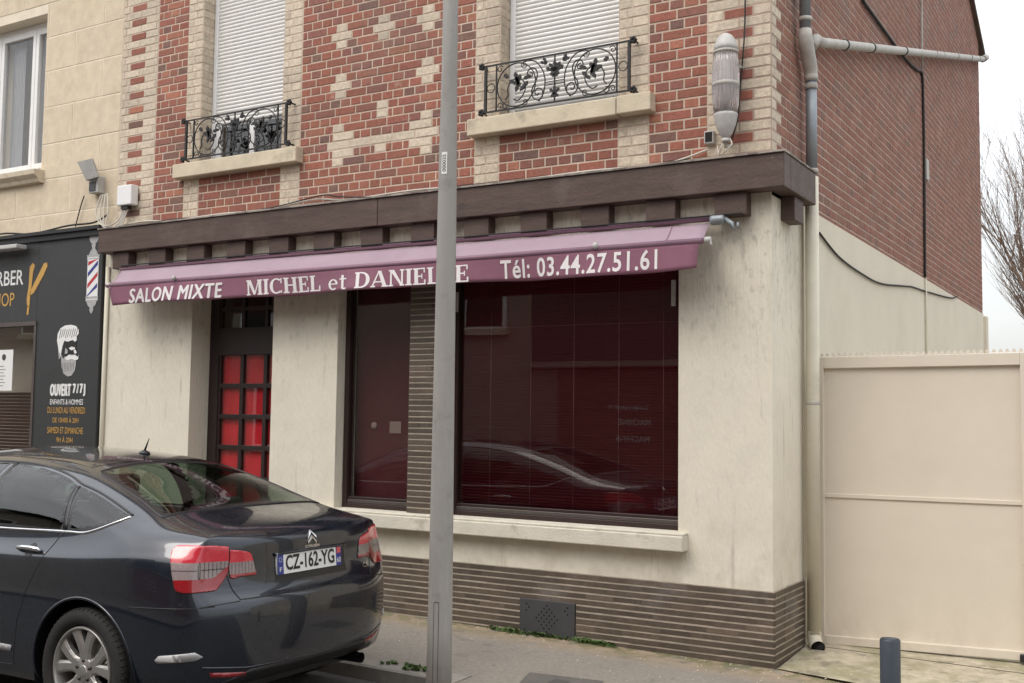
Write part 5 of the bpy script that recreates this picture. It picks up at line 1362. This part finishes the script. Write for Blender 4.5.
# tail lamps: outer piece on the wing (side projected + rear projected)
LM = [m_['lampred'], m_['lampclear'], m_['lampdk'], m_['carblack']]
def lm_out(a, z):
    lo = .862+max(0, .345-a)*.62
    if z > .945: return 0
    if z < lo: return 2
    return 3 if abs(z-.905) < .0035 or (a < .43 and abs(((a*40) % 1)-.5) > .44) or abs(a-.43) < .003 else 1
def lm_lid(a, z): return 0 if z > .935 else (2 if z < .874 else (3 if abs(((a*40) % 1)-.5) > .44 else 1))
for sd in (-1, 1):
    tl = bpy.data.objects.new('tail_lamp', None); COL.objects.link(tl); tl.parent = car
    outl = smooth([(.247, 1.018), (.33, 1.027), (.42, 1.031), (.55, 1.030), (.588, 1.018), (.597, .985), (.575, .91), (.550, .84), (.536, .812), (.505, .800), (.42, .797), (.345, .798), (.318, .808), (.262, .868), (.249, .90), (.247, .96), (.247, 1.018)], 3)[:-1]
    panel('wing_lens', outl, 'c', LM, tl, .007, sd, .0085, lm_out, thick=.009, cons=([(.252, .945), (.575, .945)], [(.35, .862), (.53, .862)], [(.35, .862), (.268, .912)]))
    b = MB(); strip(b, outl, 'c', .0028, .0005, sd, closed=True, step=.02); b.build('lens_seal', m_['carblack'], tl)
    lid = smooth([(.236, 1.002), (.16, .994), (.10, .982), (.075, .965), (.055, .915), (.040, .872), (.048, .860), (.10, .858), (.16, .859), (.236, .862), (.236, 1.002)], 3)[:-1]
    panel('lid_lens', lid, 'c', LM, tl, .007, sd, .0085, lm_lid, thick=.009, cons=([(.065, .935), (.232, .935)], [(.045, .874), (.232, .874)]))
    b = MB(); strip(b, lid, 'c', .0028, .0005, sd, closed=True, step=.02); b.build('lens_seal', m_['carblack'], tl)
# number plate
Pr_ = lambda o_: (lambda y, z: tuple(Vector((-.082+o_-.10*(z-.87), y, z))))
pt = thing('number_plate', None, None); pt.parent = car; pt.location = (0.0, -.02, .0); pt.scale = (1, 1.03, 1.03)
b = MB(); pz0, pz1 = .818, .930
ys_ = [(-.26, -.215, 1), (-.215, .215, 0), (.215, .26, 1)]
for y0, y1, mi in ys_:
    P = [Pr_(.004)(y0, pz0), Pr_(.004)(y1, pz0), Pr_(.004)(y1, pz1), Pr_(.004)(y0, pz1)]; b.quad(P, mi)
b.box((-.10, -.262, pz0+.001), (-.083, .262, pz1-.001), 0)
b.build('plate', [m_['plate'], m_['pb']], pt)
b = MB(); text(b, 'CZ-162-YG', Pr_(.006), -.199, .199, pz0+.016, pz1-.014, .022); b.build('plate_lettering', m_['carblack'], pt)
b = MB(); text(b, 'F', Pr_(.006), -.248, -.230, pz0+.015, pz0+.038, .01); text(b, '60', Pr_(.006), .221, .253, pz0+.015, pz0+.045, .01)
for k in range(8):
    a = k*math.pi/4; cy_, cz_ = -.239+.011*math.cos(a), pz1-.035+.011*math.sin(a); b.quad([Pr_(.006)(cy_-.002, cz_-.002), Pr_(.006)(cy_+.002, cz_-.002), Pr_(.006)(cy_+.002, cz_+.002), Pr_(.006)(cy_-.002, cz_+.002)])
b.build('band_lettering', m_['plate'], pt)
b = MB(); b.quad([Pr_(.0062)(.221, pz1-.045), Pr_(.0062)(.253, pz1-.045), Pr_(.0062)(.253, pz1-.012), Pr_(.0062)(.221, pz1-.012)]); b.build('region_mark', m_['lampred'], pt)
# recess surround for the plate: darker sculpted panels
panel('plate_recess', [(-.30, .802), (-.285, .945), (.285, .945), (.30, .802)], 'x', m_['carblack'], parts['boot_lid'], .001, 1, .04)
b = MB(); strip(b, [(-.30, .952), (0, .957), (.30, .952)], 'x', .010, .004); b.build('lid_handle_bar', m_['paint'], parts['boot_lid'])
# emblem (two chevrons) and lettering
b = MB()
def xr(y, z, o_=.004): p, n = hit('x', y, z); return p+n*o_
for z0 in (1.012, 1.040):
    for f in (-1, 1):
        P = [(0, z0+.020), (f*.036, z0-.012), (f*.036, z0-.026), (0, z0+.004)]
        k = b.pts([xr(y, z, .006) for y, z in P]+[xr(y, z, -.001) for y, z in P]); b.face((k, k+1, k+2, k+3)); 
        for i in range(4): b.face((k+i, k+4+i, k+4+(i+1) % 4, k+(i+1) % 4))
b.build('chevron_emblem', m_['chrome'], parts['boot_lid'])
b = MB(); text(b, 'CITROËN', lambda y, z: tuple(xr(y, z, .004)), -.06, .06, .966, .984, .012); b.build('lid_lettering', m_['chrome'], parts['boot_lid'])
b = MB(); text(b, 'C5', lambda y, z: tuple(xr(y, z, .004)), .47, .55, .795, .825, .02); b.build('lid_lettering', m_['chrome'], parts['boot_lid'])
# aerial
b = MB(); p, n = hit('z', 1.55, 0.03); b.lathe([(.04, -.004), (.032, .012), (.014, .022), (.006, .026)], tuple(p), 'z', 14); b.tube([p+Vector((.0, 0, .015)), p+Vector((-.02+.06, 0, .10))], [.008, .0025], 8); b.build('roof_aerial', m_['carblack'], car)
# wheels
def wheel(s, sd):
    t = bpy.data.objects.new('wheel', None); COL.objects.link(t); t.parent = car; t.location = (-s, sd*.80, .335)
    f = sd
    b = MB(); prof = [(.232, -.10), (.245, .095), (.262, .112), (.295, .116), (.318, .105), (.332, .085), (.335, .06), (.335, -.06), (.32, -.095), (.29, -.11), (.232, -.10)]
    b.lathe([(r, h*f) for r, h in prof], (0, 0, 0), 'y', 56)
    for k in range(60):
        a = 2*math.pi*k/60; c_, s_ = math.cos(a), math.sin(a); b.tube([(c_*.333, f*.075, s_*.333), (c_*.322, f*.104, s_*.322)], .0035, 4)
    b.build('tyre', m_['rubber'], t)
    b = MB(); b.lathe([(r, h*f) for r, h in [(.236, -.08), (.236, .09), (.232, .104), (.222, .104), (.218, .09), (.205, .03), (.205, -.08)]], (0, 0, 0), 'y', 56)
    # five twin spokes
    for k in range(5):
        a0 = 2*math.pi*k/5+.35
        for dlt in (-1, 1):
            P = []
            for rr, da, wd, hy in ((.050, .10, .040, .080), (.10, .17, .029, .084), (.15, .24, .030, .088), (.20, .30, .036, .090), (.224, .33, .042, .088)):
                a = a0+dlt*da; c_, s_ = math.cos(a), math.sin(a); P.append([(rr*c_-s_*w_*wd, hy*f+ox*f, rr*s_+c_*w_*wd) for w_, ox in ((-1, -.035), (-1, -.006), (-.55, .002), (.55, .002), (1, -.006), (1, -.035))])
            base = b.pts([q for p in P for q in p])
            for i in range(4):
                for j in range(6): b.face((base+i*6+j, base+i*6+(j+1) % 6, base+(i+1)*6+(j+1) % 6, base+(i+1)*6+j), 0, False)
    b.lathe([(r, h*f) for r, h in [(.0, .04), (.072, .04), (.07, .080), (.055, .086), (.03, .088), (.028, .092), (.0, .093)]], (0, 0, 0), 'y', 30)
    b.build('rim', m_['alloy'], t, .003)
    b = MB()
    for k in range(5):
        a = 2*math.pi*k/5+.35; b.lathe([(.0, .083*f), (.010, .083*f), (.010, .0905*f), (.0, .0905*f)], (.054*math.cos(a), 0, .054*math.sin(a)), 'y', 8)
    b.build_each('wheel_nut', m_['carblack'], t)
    b = MB(); b.lathe([(r, h*f) for r, h in [(0, -.02), (.15, -.02), (.15, .0), (0, .0)]], (0, 0, 0), 'y', 30); b.build('brake_disc', m_['alloy'], t)
    b = MB(); b.lathe([(r, h*f) for r, h in [(.0, -.05), (.205, -.05), (.205, -.045), (0, -.045)]], (0, 0, 0), 'y', 30); b.build('wheel_back', m_['carblack'], t)
for s in (.895, 3.71):
    for sd in (-1, 1): wheel(s, sd)
# interior
b = MB(); b.box((-3.6, -.80, .25), (-.75, .80, .30)); b.box((-1.22, -.62, .88), (-.60, .62, .98)); b.box((-3.55, -.66, .80), (-3.2, .66, .97)); b.build('cabin_floor', m_['carblack'], car)
b = MB(); b.prism([(-1.50, .45), (-1.34, .45), (-1.16, 1.06), (-1.26, 1.08)], -.66, .66); b.box((-1.9, -.66, .40), (-1.35, .66, .58)); b.build('rear_seat', m_['seat'], car, .03)
for y in (-.38, .38):
    b = MB(); b.prism([(-2.50, .5), (-2.34, .5), (-2.16, 1.10), (-2.26, 1.12)], y-.24, y+.24); b.build('front_seat', m_['seat'], car, .04)
    b = MB(); b.prism([(-2.24, 1.13), (-2.14, 1.12), (-2.12, 1.28), (-2.22, 1.29)], y-.13, y+.13); b.build('headrest', m_['seat'], car, .03)
    b = MB(); b.prism([(-1.24, 1.05), (-1.15, 1.05), (-1.12, 1.17), (-1.20, 1.18)], y-.13, y+.13); b.build('headrest', m_['seat'], car, .03)
b = MB(); b.box((-4.5, -.7, .20), (-.3, .7, .24)); b.build('underbody', m_['carblack'], car)
# front end (out of the picture): lamps, grille
for sd in (-1, 1):
    b = MB(); b.tube([(-.0, 0, 0), (-.10, 0, 0)], .05); 
    p, n = hit('y', 3.30, 1.03, sd); b2 = MB(); b2.lathe([(.0, -.09), (.07, -.08), (.10, 0), (.07, .08), (0, .09)], (p.x, p.y+sd*.09, p.z+.05), 'y', 14); b2.build('door_mirror', m_['paint'], car)
    c = Vector((-4.50, sd*.60, .66)); b3 = MB(); b3.lathe([(.02, -.16), (.07, -.10), (.075, .10), (.02, .14)], tuple(c), 'y', 16); b3.build('headlight', m_['lampclear'], car)
b = MB(); b.box((-4.79, -.40, .44), (-4.70, .40, .62)); b.build('grille', m_['carblack'], car)
